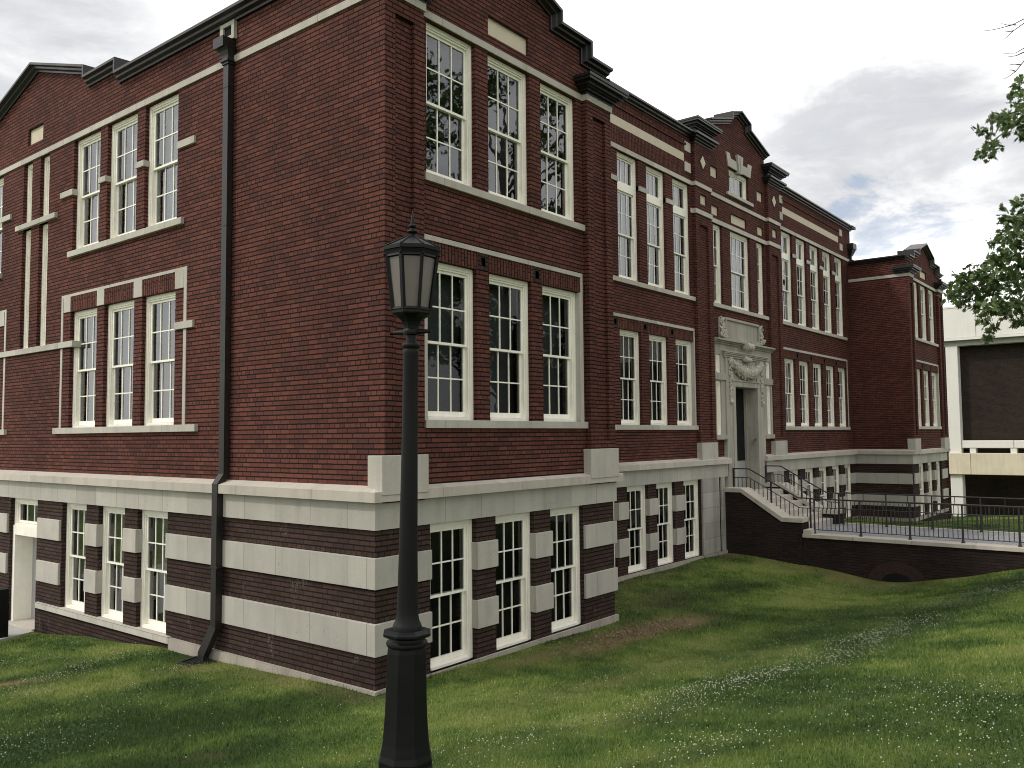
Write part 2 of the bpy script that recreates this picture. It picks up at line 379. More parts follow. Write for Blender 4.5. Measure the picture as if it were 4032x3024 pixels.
def win_protos(w, h, kind):
    """a window's meshes, local x = width, y = inwards, z up from the sill"""
    key = (round(w, 3), round(h, 3), kind)
    if key in WCACHE: return WCACHE[key]
    fw = .065; f = MB(); hw = w/2
    f.box(-hw, -hw+fw, 0, .16, 0, h); f.box(hw-fw, hw, 0, .16, 0, h); f.box(-hw+fw, hw-fw, 0, .16, h-fw, h)
    f.box(-hw+fw, hw-fw, .016, .16, h-fw-.028, h-fw)                       # inner moulding steps
    f.box(-hw+fw, -hw+fw+.02, .02, .16, 0, h-fw-.028); f.box(hw-fw-.02, hw-fw, .02, .16, 0, h-fw-.028)
    f.prism([(-.018, 0), (.16, 0), (.16, .055), (-.018, .035)], 'x', -hw+fw+.02, hw-fw-.02)
    iw = w-2*fw-.04; z0, z1 = .05, h-fw-.028; S = []
    if kind in ('dh32', 'dh22', 'dh42'):
        c = int(kind[2]); mid = z0+(z1-z0)*.5
        S = [(mid-.02, z1, c, 2, .04, .036), (z0, mid+.02, c, 2, .078, .075)]
    elif kind == 'trans':
        zt = z1-.60; f.box(-hw+fw+.02, hw-fw-.02, -.0+.004, .16, zt-.19, zt-.001); zt2 = zt-.19; mid = z0+(zt2-z0)*.5
        S = [(zt, z1, 3, 1, .05, .04), (mid-.02, zt2, 3, 2, .04, .036), (z0, mid+.02, 3, 2, .078, .075)]
    elif kind == 'slot': S = [(z0, z1, 1, 3 if h < 2 else 5, .05, .05)]
    elif kind == 'attic': S = [(z0, z1, 4, 1, .05, .05)]
    elif kind == 'fan': S = [(z0, z1, 3, 1, .05, .05)]
    elif kind == 'plain': S = [(z0, z1, 1, 1, .05, .05)]
    out = {'frame': f, 'sash': [sash_mesh(iw, a, b, c, r, y, bt) for a, b, c, r, y, bt in S]}
    g = MB()
    for a, b, c, r, y, bt in S: g.face([(-iw/2+.02, y+.017, a+.02), (iw/2-.02, y+.017, a+.02), (iw/2-.02, y+.017, b-.02), (-iw/2+.02, y+.017, b-.02)])
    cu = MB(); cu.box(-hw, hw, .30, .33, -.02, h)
    out['pane'] = g; out['cur'] = cu
    # meshes are made once and shared
    def me(mb, name, mat):
        o = mb.build(name, mat); d = o.data; bpy.data.objects.remove(o); return d
    WCACHE[key] = dict(frame=me(out['frame'], 'window', M_CREAM), sash=[me(x, 'sash', M_CREAM) for x in out['sash']],
                       pane={k: me(out['pane'], 'pane', m) for k, m in ((True, M_GLASSD), (False, M_GLASS), ('low', M_GLASSL))},
                       cur={k: me(out['cur'], 'window_backing', m) for k, m in (('l', M_CURL), ('m', M_CURM), ('d', M_CURD), ('s', M_SCREEN))})  # blinds, a screen, and a near-black sheet painting the unlit room's shade
    return WCACHE[key]
def window(pl, a0, a1, z0, z1, kind='dh32', cur='m', dark=False, setback=.075, parent=None):
    P = win_protos(a1-a0, z1-z0, kind); x, y, z = pl.pt((a0+a1)/2, z0, -setback)
    def mk(name, me, par):
        o = bpy.data.objects.new(name, me); COL.objects.link(o); o.parent = par; return o
    f = mk('window', P['frame'], parent or SCH); f.location = (x, y, z); f.rotation_euler = (0, 0, R(-90) if pl.ax == 'A' else 0)
    for s in P['sash']: mk('sash', s, f)
    mk('pane', P['pane'][dark], f); mk('window_backing', P['cur'][cur], f)
    return f

class Parts:
    """every box / sweep handed to it becomes a child mesh of the school of its own"""
    def __init__(s, name, mat, bevel=0): s.name, s.mat, s.bevel = name, mat, bevel
    def box(s, *a): m = MB(); m.box(*a); m.build(s.name, s.mat, SCH, bevel=s.bevel)
def piece(name, mat, fn, *a, **k):
    m = MB(); fn(m, *a, **k); return m.build(name, mat, SCH)
COPE = [(0, 0), (.035, 0), (.045, .03), (.11, .05), (.12, .085), (.19, .10), (.19, .145), (-.40, .17), (-.40, 0)]
L3 = lambda l, n=3: l
A_U, A_L, A_S = Pl('A', .06), Pl('A', -.005), Pl('A', 0.)
YC = 10.28; YEND = 2*YC
def mir(t): return (2*YC-t[1], 2*YC-t[0])
stone, stone2, sillm, stub = Parts('stone_band', M_STONE, .006), Parts('stone_block', M_STONE2, .008), Parts('window_sill', M_SILL, .005), Parts('stone_block', M_SILL, .005)
surr, sold, plast = Parts('window_surround', M_SILL, .003), Parts('soldier_course', M_SOLD), Parts('cream_panel', M_PLASTER)
redA, darkA = MB(), MB()

# --- side facade (faces -x) -----------------------------------------
WA = [(4.865, 5.93), (6.2, 7.275), (7.545, 8.61)]; WAm = [mir(t) for t in WA]
NA = [(9.68, 10.10), (10.485, 10.90)]
BA = [(4.885, 5.835), (6.265, 7.195), (7.655, 8.61)]; BAm = [mir(t) for t in BA]
DOOR = (9.69, 10.95)
up = [(a, b, 3.352, 5.565) for a, b in WA+WAm]+[(a, b, 6.722, 8.902) for a, b in WA+WAm]+[(a, b, 5.0, 7.50) for a, b in NA]+[(a, b, 7.605, 8.902) for a, b in NA]
A_U.wall(redA, -.10, YEND+.1, 2.30, 9.0, up+[(10.02, 10.73, 9.0, 9.0)][:0], .34)
gA = [(-.1, 9.0), (YEND+.1, 9.0)]
half = [(6.85, 9.55), (6.85, 9.80), (8.05, 9.80), (8.05, 10.04)]
pathA = [(0.12, 9.55)]+half+[(YC, 10.72)]+[(2*YC-a, z) for a, z in half[::-1]]+[(YEND-.12, 9.55)]
# gable brick: strips so that the sunk panel can be cut in
def column_strip(pl, mb, a0, a1, z0, za, zb):
    pl.poly(mb, [(a0, z0), (a1, z0), (a1, zb), (a0, za)])
def zgA(a):
    d = abs(a-YC)
    return 9.55 if d > YC-6.85 else 9.80 if d > YC-8.05 else 10.04+(10.72-10.04)*(1-d/(YC-8.05))
def gable(pl, mb, cuts, zf, z0, hole, eps=1e-4):
    for a, b in zip(cuts, cuts[1:]):
        if hole and hole[0] <= (a+b)/2 <= hole[1]:
            pl.quad(mb, a, b, z0, hole[2]); column_strip(pl, mb, a, b, hole[3], zf(a+eps), zf(b-eps))
        else: column_strip(pl, mb, a, b, z0, zf(a+eps), zf(b-eps))
    if hole: pl.wall(mb, *hole, [(*hole, .06, False)])
PA = (10.02, 10.73, 9.255, 9.60)
gable(A_U, redA, [-.1, 6.85, 8.05, PA[0], YC, PA[1], 2*YC-8.05, 2*YC-6.85, YEND+.1], zgA, 9.0, PA)
A_U.box(plast, PA[0], PA[1], PA[2], PA[3], -.05, -.09)
piece('coping', M_COPE, lambda m: A_U.sweep(m, pathA, COPE))
# dark basement wall
dh = [(a, b, 0.0, 1.964) for a, b in BA+BAm]+[(*DOOR, -.62, 1.964)]
A_L.wall(darkA, -.005, YEND+.01, -1.4, 1.98, dh, .36)
def blocks_A(z0, z1):
    segs = [(.105, 4.865), (5.81, 6.25), (7.175, 7.62), (8.645, 9.60)]
    for k, (a, b) in enumerate(segs): A_S.box(stone if k == 0 else stone2, a, b, z0, z1, .05, -.2)
    for a, b in [mir(t) for t in segs[1:3]]+[(11.02, 2*YC-8.645), (2*YC-4.865, YEND)]: A_S.box(stone2, a, b, z0, z1, .05, -.2)
blocks_A(.415, .812); blocks_A(1.235, 1.622)
A_S.box(sillm, 4.73, 9.57, -.10, .012, .06, -.2); A_S.box(sillm, 2*YC-9.50, 2*YC-4.73, -.10, .012, .06, -.2)
# red wall trim
for g in (lambda t: t, mir):
    for (a, b, z0, z1, d) in ((4.15, 9.14, 3.24, 3.352, .06), (4.635, 8.69, 6.613, 6.722, .06), (4.29, 4.83, 4.895, 5.012, .04), (4.31, 4.835, 7.885, 8.005, .04), (8.58, 9.10, 7.83, 7.945, .04), (5.90, 6.185, 7.835, 7.94, .04), (7.262, 7.54, 7.835, 7.94, .04)):
        a, b = g((a, b)); A_U.box(sillm if d > .05 else stub, a, b, z0, z1, d, -.15)
    for (a, b, z0, z1) in ((4.60, 8.90, 5.852, 5.905), (4.515, 4.60, 5.014, 5.905), (4.515, 4.60, 3.352, 4.893), (8.90, 8.98, 5.012, 5.905), (8.90, 8.98, 3.352, 4.88)):
        a, b = g((a, b)); A_U.box(surr, a, b, z0, z1, .012, -.1)
    for a, b in ((4.60, 4.866), (5.925, 6.208), (7.27, 7.54), (8.595, 8.875)):
        a, b = g((a, b)); A_U.box(stub, a, b, 5.565, 5.852, .016, -.1)
    for a, b in ((4.866, 5.925), (6.208, 7.27), (7.54, 8.595)):
        a, b = g((a, b)); A_U.box(sold, a, b, 5.563, 5.755, .006, -.1); A_U.box(sold, a, b, 5.765, 5.852, .004, -.1)
A_U.box(sillm, 8.43, 2*YC-8.43, 4.885, 5.0, .045, -.15)
A_U.box(sillm, 9.27, 11.13, 7.50, 7.605, .06, -.15)
for a, b in WA+WAm:
    window(A_U, a, b, 3.352, 5.563, 'dh32', 'm'); window(A_U, a, b, 6.722, 8.90, 'dh32', 'l')
for a, b in BA+BAm: window(A_S, a, b, .012, 1.96, 'dh32', 'm')
for a, b in NA:
    window(A_U, a, b, 5.0, 7.498, 'slot', 'm'); window(A_U, a, b, 7.605, 8.90, 'slot', 'm')
# side door
window(A_S, *DOOR, 1.40, 1.96, 'fan', 'm')
dr = MB()
for x0, x1, y0, y1, z0, z1 in ((.05, .40, DOOR[1]-.10, DOOR[1], -.55, 1.40), (.05, .40, DOOR[0], DOOR[0]+.10, -.55, 1.40), (.05, .40, DOOR[0]+.1, DOOR[1]-.1, 1.21, 1.40)): dr.box(x0, x1, y0, y1, z0, z1)
dframe = dr.build('door_frame', M_CREAM, SCH)
dl = MB(); dl.box(.40, .45, DOOR[0]+.1, DOOR[1]-.1, -.53, 1.21); dl.build('door', M_CURM, SCH)
th = MB(); th.box(-.06, .9, DOOR[0], DOOR[1], -.60, -.53); th.build('threshold', M_CAPST, SCH)

# --- continuous stone courses in plan --------------------------------
XP, YR, XW = 5.58, 2.0, 26.12
courses = [[(0, YEND), (0, 0), (XP, 0), (XP, YR), (14.72, YR)], [(17.28, YR), (XW, YR), (XW, 0), (XW+XP, 0), (XW+XP, 14)]]
bs = MB()
for p in courses:
    piece('stone_frieze', M_STONE, ring, p, [(-.2, 1.966), (.05, 1.966), (.05, 2.316), (-.2, 2.316)])
    piece('water_table', M_CAPST, ring, p, [(-.2, 2.318), (.14, 2.318), (.14, 2.446), (-.07, 2.512), (-.2, 2.512)])
piece('base_course', M_BASE, ring, [(0, 4.73), (0, 0), (XP, 0), (XP, YR), (14.40, YR)], [(-.2, -.62), (.055, -.62), (.055, -.0), (-.2, .0)])
piece('base_course', M_BASE, ring, [(18.0, YR), (XW, YR), (XW, 0), (XW+XP, 0)], [(-.2, -.12), (.055, -.12), (.055, 0), (-.2, 0)])
# string courses
for ox in (0, XW):
    yb = YEND if ox == 0 else 2.05
    pth = [(ox+.06, yb), (ox+.06, -.10), (ox+.78, -.10), (ox+.78, 0), (ox+4.765, 0), (ox+4.765, -.10), (ox+5.54, -.10), (ox+5.54, 2.05)]
    piece('string_course', M_SILL, ring, pth, [(-.15, 8.904), (.024, 8.904), (.024, 9.01), (-.15, 9.01)])
piece('string_course', M_SILL, ring, [(5.54, 2.05), (13.05, 2.05), (13.05, 1.95), (14.0, 1.95), (14.0, 2.05), (18.05, 2.05), (18.05, 1.95), (19.0, 1.95), (19.0, 2.05), (26.5, 2.05)], [(-.15, 9.706), (.024, 9.706), (.024, 9.815), (-.15, 9.815)])
piece('string_course', M_SILL, ring, [(12.94, 2.05), (13.05, 2.05), (13.05, 1.95), (14.0, 1.95), (14.0, 2.05), (18.05, 2.05), (18.05, 1.95), (19.0, 1.95), (19.0, 2.05), (19.3, 2.05)], [(-.15, 8.965), (.024, 8.965), (.024, 9.085), (-.15, 9.085)])

# --- the two end pavilions (face -y) ---------------------------------

WP = [(.925, 1.955), (2.242, 3.272), (3.56, 4.59)]; BP = [(.97, 1.905), (2.34, 3.265), (3.70, 4.63)]
GC = 2.77
def zgB(a):
    d = abs(a-GC); return 10.06+(10.42-10.06)*(1-d/1.06) if d < 1.06 else 9.82 if d < 1.95 else 9.55
def cap_on(pl, mb, a0, a1, z, d0, s=1.0):
    for k, (o, za, zb) in enumerate(((.03, 0, .05), (.08, .05, .09), (.12, .09, .115), (.17, .115, .17), (.235, .17, .22), (.25, .22, .27))):
        pl.box(mb, a0-o*s, a1+o*s, z+za, z+zb-.0015, d0+o*s, -.5)
for ox in (0, XW):
    redB, darkB = MB(), MB(); BU, BL = Pl('B', 0.), Pl('B', -.005); BP_ = Pl('B', -.10)
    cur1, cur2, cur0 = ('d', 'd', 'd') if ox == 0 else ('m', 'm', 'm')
    holes = [(a+ox, b+ox, 3.352, 5.548) for a, b in WP]+[(a+ox, b+ox, 6.722, 8.902) for a, b in WP]
    sq = [(2.05+ox, 2.15+ox, 5.615, 5.735, .06, True), (3.365+ox, 3.465+ox, 5.615, 5.735, .06, True)]
    BU.wall(redB, .78+ox, 4.765+ox, 2.30, 9.0, holes+sq, .34)
    hole = (2.255+ox, 3.25+ox, 9.172, 9.468)
    gable(BU, redB, [.3+ox, GC-1.95+ox, GC-1.06+ox, hole[0], GC+ox, hole[1], GC+1.06+ox, GC+1.95+ox, 5.54+ox], lambda a: zgB(a-ox), 9.0, hole)
    BU.box(plast, hole[0], hole[1], hole[2], hole[3], -.045, -.09)
    hp = [(GC+1.95, 9.55), (GC+1.95, 9.82), (GC+1.06, 9.82), (GC+1.06, 10.06)]
    left = [(2*GC-a, z) for a, z in hp]
    piece('coping', M_COPE, lambda m: BU.sweep(m, [(.02+ox, 9.55)]+[(a+ox, z) for a, z in left]+[(GC+ox, 10.42)]+[(a+ox, z) for a, z in hp[::-1]]+[(5.52+ox, 9.55)], COPE))
    for pa, pb in ((.06, .78), (4.765, 5.54)):
        pilM = MB(); BP_.wall(pilM, pa+ox, pb+ox, 2.30, 9.0, [(pa+.19+ox, pb-.19+ox, 3.02, 8.68, .055, True)])
        for xx, fl in ((pa+ox, 1), (pb+ox, 0)):
            if xx == .06+ox: continue
            q = [(xx, 0, 2.3), (xx, -.10, 2.3), (xx, -.10, 9.0), (xx, 0, 9.0)]; pilM.face(q if fl else q[::-1])
        BP_.box(stone2, pa-.085+ox, pb+.02+ox, 2.40, 2.895, .052, -.22)
        pilM.build('pilaster', M_RED, SCH); caps = MB(); cap_on(BP_, caps, pa+ox, pb+ox, 9.011, .0); caps.build('pilaster_cap', M_COPE, SCH)
    # side wall of the pavilion that looks into the recess (and the wing's side towards the entrance)
    if ox == 0:
        E = MB(); redB.face([(5.54, -.1, 2.3), (5.54, 2.05, 2.3), (5.54, 2.05, 9.55), (5.54, -.1, 9.55)]); darkB.face([(5.585, 0, -1.4), (5.585, 2.0, -1.4), (5.585, 2.0, 1.98), (5.585, 0, 1.98)])
    else:
        AW = Pl('A', XW+.06); AW.quad(redB, -.1, 2.05, 2.3, 9.55); Pl('A', XW-.005).quad(darkB, -.005, 2.0, -1.4, 1.98)
        for z0, z1 in ((.415, .812), (1.235, 1.622)): Pl('A', XW).box(stone, 0, 2.0, z0, z1, .05, -.2)
        piece('coping', M_COPE, lambda m: AW.sweep(m, [(-.02, 9.55), (1.98, 9.55)], COPE))
        redB.face([(XW+5.54, -.1, -1.4), (XW+5.54, YEND, -1.4), (XW+5.54, YEND, 9.55), (XW+5.54, -.1, 9.55)])
    BL.wall(darkB, -.005+ox, XP+.005+ox, -1.4, 1.98, [(a+ox, b+ox, 0.0, 1.964) for a, b in BP], .36)
    BS = Pl('B', 0.)
    for z0, z1 in ((.415, .812), (1.235, 1.622)):
        BS.box(stone, ox-.05, .965+ox, z0, z1, .05, -.10) if ox == 0 else BS.box(stone, ox+.2, .965+ox, z0, z1, .05, -.2)
        BS.box(stone, 4.635+ox, XP+.05+ox, z0, z1, .05, -.2)
        for a, b in ((1.895, 2.35), (3.255, 3.71)): BS.box(stone2, a+ox, b+ox, z0, z1, .05, -.2)
    for a, b, z0, z1, d in ((.86, 4.765, 3.24, 3.352, .05), (.86, 4.755, 6.613, 6.722, .05)): BU.box(sillm, a+ox, b+ox, z0, z1, d, -.15)
    for a, b, z0, z1, d in ((.86, 4.69, 5.80, 5.872, .02), (.86, .925, 3.352, 5.80, .016), (4.63, 4.69, 5.54, 5.80, .02), (4.588, 4.69, 3.353, 5.54, .02)): BU.box(surr, a+ox, b+ox, z0, z1, d, -.2)
    for a, b in ((.926, 1.99), (2.215, 3.305), (3.53, 4.628)):
        BU.box(sold, a+ox, b+ox, 5.547, 5.735, .007, -.05); BU.box(sold, a+ox, b+ox, 5.742, 5.798, .005, -.05)
    for c in (2.10, 3.415):
        recM = MB()
        for a, b, z0, z1 in ((c-.108, c+.108, 5.735, 5.798), (c-.108, c+.108, 5.548, 5.615), (c-.108, c-.05, 5.615, 5.735), (c+.05, c+.108, 5.615, 5.735)): BU.box(recM, a+ox, b+ox, z0, z1, .009, -.05)
        recM.build('brick_inset', M_DARK, SCH)
    for a, b in WP:
        window(BU, a+ox, b+ox, 3.352, 5.547, 'dh32', 's' if ox == 0 else 'm', 'low' if ox == 0 else False); window(BU, a+ox, b+ox, 6.722, 8.90, 'dh32', cur2, ox == 0)
    redB.build('brick_wall', M_RED, SCH); darkB.build('basement_wall', M_DARK, SCH)
    for a, b in BP: window(BS, a+ox, b+ox, 0.002, 1.96, 'dh32', cur0, 'low' if ox == 0 else False)

# --- recessed main front ----------------------------------------------
MU, ML, MS = Pl('B', 2.05), Pl('B', 1.995), Pl('B', 2.0)
redM, redC, redR, darkM, darkN = MB(), MB(), MB(), MB(), MB()
LW = [(9.28+1.345*k, 10.245+1.345*k) for k in (-2, -1, 0, 1, 2)]; RW = [(19.32+1.318*k, 20.285+1.318*k) for k in range(5)]
LB = [(6.68, 7.60), (8.03, 8.97), (9.39, 10.34), (10.74, 11.66), (12.13, 13.07)]; RB = [(32.4-b, 32.4-a) for a, b in LB[::-1]]
CW = [(14.28, 14.87), (15.40, 16.78), (17.30, 17.87)]; ATT = (15.42, 16.80, 10.04, 10.785)
sqL = [(b+.14, b+.24) for a, b in LW[:-1]]; sqR = [(b+.125, b+.225) for a, b in RW[:-1]]; sqL += [(LW[0][0]-.24, LW[0][0]-.14)]
hl = [(a, b, z0, z1) for a, b in LW+RW for z0, z1 in ((3.352, 5.548), (6.722, 9.704))]+[(a, b, 5.63, 5.74, .06, True) for a, b in sqL+sqR]
MU.wall(redM, 5.54, 13.05, 2.3, 10.96, [h for h in hl if h[0] < 13], .34)
MU.wall(redR, 19.0, 26.5, 2.3, 10.96, [h for h in hl if h[0] > 19], .34)
small = [(14.20, 14.64, 10.25, 10.56), (14.22, 14.65, 9.19, 9.456), (15.50, 16.56, 9.18, 9.46), (17.40, 17.83, 9.19, 9.456), (17.42, 17.86, 10.25, 10.56)]
MU.wall(redC, 14.0, 18.05, 2.3, 11.2, [(a, b, 6.722, 8.963) for a, b in CW]+[ATT]+[(15.05, 17.0, 1.0, 4.55)]+[(a, b, z0, z1) for a, b in ((14.12, 14.42), (17.62, 17.92)) for z0, z1 in ((3.11, 4.57), (4.80, 5.30))]+[(*h, .05, False) for h in small], .4)
for h in small: MU.box(plast, h[0], h[1], h[2], h[3], -.042, -.09)
XC = 16.05
def zgC(a):
    d = abs(a-XC); return 12.28+.16*(1-d/.52) if d < .52 else 12.08-(d-.52)*.285
for a, b in zip([14.0, XC-.52, XC, XC+.52], [XC-.52, XC, XC+.52, 18.05]): MU.poly(redC, [(a, 11.2), (b, 11.2), (b, zgC(b-1e-4)), (a, zgC(a+1e-4))])
piece('coping', M_COPE, lambda m: MU.sweep(m, [(14.0, zgC(14.0)), (XC-.52, 12.08), (XC-.52, 12.28), (XC, 12.44), (XC+.52, 12.28), (XC+.52, 12.08), (18.05, zgC(18.05))], COPE))
for a, b in ((5.40, 12.95), (19.1, 26.55)): piece('coping', M_COPE, lambda m: MU.sweep(m, [(a, 10.96), (b, 10.96)], COPE))
MP = Pl('B', 1.95)
for pa, pb in ((13.05, 14.0), (18.05, 19.0)):
    c = (pa+pb)/2; pilM = MB(); caps = MB()
    MP.wall(pilM, pa, pb, 2.3, 11.0, [(pa+.22, pb-.22, 3.02, 8.70, .055, True), (c-.18, c+.18, 9.265, 9.535, .05, False)])
    MP.box(plast, c-.18, c+.18, 9.265, 9.535, -.042, -.09)
    for xx, fl in ((pa, 1), (pb, 0)):
        q = [(xx, 2.05, 2.3), (xx, 1.95, 2.3), (xx, 1.95, 11.0), (xx, 2.05, 11.0)]; pilM.face(q if fl else q[::-1])
    MP.box(stone2, pa-.03, pb-.03, 2.40, 2.905, .055, -.22)
    for o, za, zb in ((.02, 10.88, 10.93), (.07, 10.93, 10.98), (.13, 10.98, 11.04), (.19, 11.04, 11.10)): MP.box(caps, pa-o, pb+o, za, zb-.0015, o, -.45)
    MP.box(caps, pa-.02, pb+.02, 11.10, 11.19, .02, -.4)
    cap_on(MP, caps, pa, pb, 11.19, 0, 1.05); caps.build('pilaster_cap', M_COPE, SCH); pilM.build('pilaster', M_RED, SCH)
    # diamond of stone with its ring of bricks on edge
    for r, d, nm_, mt_ in ((.235, .006, 'brick_inset', M_DARK), (.165, .014, 'diamond_stone', M_PLASTER)):
        mbx = MB()
        pts = [(c-r*.95, 10.43), (c, 10.43-r*1.1), (c+r*.95, 10.43), (c, 10.43+r*1.1)]; MP.poly(mbx, pts, d)
        for (a0, z0), (a1, z1) in zip(pts, pts[1:]+pts[:1]): mbx.face([MP.pt(a0, z0, d), MP.pt(a1, z1, d), MP.pt(a1, z1, -.02), MP.pt(a0, z0, -.02)])
        mbx.build(nm_, mt_, SCH)
for a, b in ((14.08, 14.86), (17.24, 18.0)):
    for z0, z1 in ((10.08, 10.25), (10.56, 10.80)): MU.box(sold, a, b, z0, z1, .006, -.02)
MU.box(sold, 15.3, 16.76, 9.46, 9.66, .006, -.02)
# stone jack arch over the attic window
def slab(pl, mb, pts, d):
    pl.poly(mb, pts, d)
    for (a0, z0), (a1, z1) in zip(pts, pts[1:]+pts[:1]): mb.face([pl.pt(a1, z1, d), pl.pt(a0, z0, d), pl.pt(a0, z0, -.1), pl.pt(a1, z1, -.1)])
ax = (ATT[0]+ATT[1])/2
for s in (-1, 1):
    q = [(ax+s*.16, 10.80), (ax+s*.22, 11.06), (ax+s*.60, 11.06), (ax+s*.66, 11.20), (ax+s*.90, 11.20), (ax+s*.78, 10.80)]
    piece('arch_stone', M_STONE2, lambda m: slab(MU, m, q if s > 0 else q[::-1], .035))
def key(m):
    slab(MU, m, [(ax-.12, 10.74), (ax+.12, 10.74), (ax+.2, 11.27), (ax-.2, 11.27)], .07); slab(MU, m, [(ax-.035, 10.73), (ax+.035, 10.73), (ax+.06, 11.22), (ax-.06, 11.22)], .095)
piece('keystone', M_STONE2, key)
MU.box(sillm, 15.20, 17.02, 9.943, 10.04, .06, -.15)
MU.box(sillm, 14.02, 18.03, 6.613, 6.722, .05, -.15)
for side, ws, x0, x1 in (('l', LW, 6.3, 13.0), ('r', RW, 19.03, 25.66)):
    MU.box(sillm, ws[0][0]-.35, ws[-1][1]+.12, 3.24, 3.352, .05, -.15); MU.box(sillm, ws[0][0]-.3, ws[-1][1]+.11, 6.613, 6.722, .05, -.15)
    MU.box(surr, x0, x1, 5.81, 5.885, .02, -.06); MU.box(surr, x1-.067, x1, 3.353, 5.81, .018, -.2)
    edges = [x0]+[v for a, b in (sqL[4:]+sqL[:4] if side == 'l' else sqR) for v in (a-.055, b+.055)]+[x1-.067]
    for a, b in zip(edges[0::2], edges[1::2]): MU.box(sold, a, b, 5.547, 5.74, .007, -.05); MU.box(sold, a, b, 5.748, 5.808, .005, -.05)
    for a, b in (sqL if side == 'l' else sqR):
        recM = MB()
        for p, q, z0, z1 in ((a-.054, b+.054, 5.74, 5.808), (a-.054, b+.054, 5.548, 5.63), (a-.054, a, 5.63, 5.74), (b, b+.054, 5.63, 5.74)): MU.box(recM, p, q, z0, z1, .009, -.05)
        recM.build('brick_inset', M_DARK, SCH)
    piers = [(ws[k][1], ws[k+1][0]) for k in range(4)]
    piers += [(ws[0][0]-.29, ws[0][0])] if side == 'l' else [(19.02, ws[0][0])]
    for a, b in piers: MU.box(stub, a, b, 8.94, 9.06, .03, -.15)
    # tall frieze: bricks on end above and below a long cream panel, with stone blocks
    pa, pb = (6.2, 12.62) if side == 'l' else (19.47, 25.05)
    MU.box(plast, pa, pb, 10.262, 10.478, .008, -.05)
    for z0, z1 in ((10.07, 10.26), (10.48, 10.69), (9.86, 10.06)): MU.box(sold, pa, pb, z0, z1, .006, -.05)
    piece('brick_ledge', M_RED, lambda m: MU.box(m, pa-.1, pb+.1, 10.70, 10.765, .03, -.05)); MU.box(sold, pa-.1, pb+.1, 10.775, 10.87, .018, -.05)
    for c in ((12.64, 12.97),) if side == 'l' else ((19.02, 19.45), (25.2, 25.5)):
        MU.box(stub, *c, 10.555, 10.81, .03, -.05); MU.box(stub, *c, 10.01, 10.264, .03, -.05)
    for a, b in ws:
        window(MU, a, b, 3.352, 5.547, 'dh32', 's' if side == 'l' else 'm', 'low' if side == 'l' else False); window(MU, a, b, 6.722, 9.702, 'trans', 'l')
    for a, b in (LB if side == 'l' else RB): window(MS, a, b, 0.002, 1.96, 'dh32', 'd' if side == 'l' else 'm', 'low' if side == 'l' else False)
for k, (a, b) in enumerate(CW): window(MU, a, b, 6.722, 8.96, 'dh42' if k == 1 else 'dh22', 'l')
window(MU, *ATT, 'attic', 'l')
ML.wall(darkM, 5.58, 14.42, -1.4, 1.98, [(a, b, 0, 1.964) for a, b in LB]+[(14.10, 14.24, 0, 1.964)], .36)
ML.wall(darkN, 17.9, 26.12, -1.4, 1.98, [(a, b, 0, 1.964) for a, b in RB], .36)
for ws, xa, xb in ((LB, 6.68, 13.08), (RB, 19.32, 25.72)):
    for k in range(4):
        for z0, z1 in ((.415, .812), (1.235, 1.622)): MS.box(stone2, ws[k][1]-.01, ws[k+1][0]+.01, z0, z1, .05, -.2)
    for z0, z1 in ((.415, .812), (1.235, 1.622)):
        MS.box(stone2, *((5.60, 6.69) if xa < 9 else (25.71, 26.12)), z0, z1, .05, -.2)
epier = Parts('stone_pier', stone_mat('limestone_pier', (.385, .365, .32), (.31, .30, .27), jw=1.2, jh=.40, pits=.5, streak=.7)); MS.box(epier, 13.09, 14.10, -.6, 1.965, .045, -.2); MS.box(epier, 14.24, 14.46, -.6, 1.965, .045, -.2); MS.box(epier, 17.9, 18.75, -.6, 1.965, .045, -.2)
MS.box(epier, 13.06, 14.46, -.6, 0.0, .085, -.1)
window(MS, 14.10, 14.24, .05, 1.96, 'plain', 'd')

for mb_ in (redA, redM, redC, redR): mb_.build('brick_wall', M_RED, SCH)
for mb_ in (darkA, darkM, darkN): mb_.build('basement_wall', M_DARK, SCH)
# roofs, parapet backs and the unseen rear
rf = MB(); rf.box(.36, 5.3, .3, YEND-.3, 9.2, 9.3); rf.box(5.3, 26.4, 2.35, 18.5, 10.5, 10.6); rf.box(26.4, 31.4, .3, 18.5, 9.2, 9.3)
rf.build('roof', M_ROOF, SCH)
bk = MB()
bk.box(.10, 5.5, YEND-.02, YEND+.05, -1.4, 9.55); bk.box(5.5, 31.6, 18.5, 18.6, -1.4, 10.96); bk.box(5.545, 5.75, 2.40, 18.5, 9.0, 10.95); bk.box(26.25, 26.495, 2.40, 18.5, 9.0, 10.95)
bk.box(5.25, 5.53, .3, 18, 9.0, 9.54); bk.box(XW+.1, XW+.35, 2.4, 18.5, 9.0, 9.54)
bk.build('rear_wall', M_RED, SCH)
cw = MB(); Pl('A', 5.545).sweep(cw, [(2.0, 10.96), (18.4, 10.96)], COPE)
for y0, x in ((2.45, 26.69),): cw.box(26.2, 26.69, 1.86, 18.4, 11.03, 11.12)
cw.build('coping', M_COPE, SCH)
# inner black liner so no light shows through the openings
ln = MB(); ln.box(.75, 5.2, .75, YEND-.75, -1.2, 8.9); ln.box(5.9, 25.8, 2.75, 17.9, -1.2, 10.2); ln.box(26.9, 31, .75, 17.9, -1.2, 8.9); ln.build('interior', M_CURD, SCH)

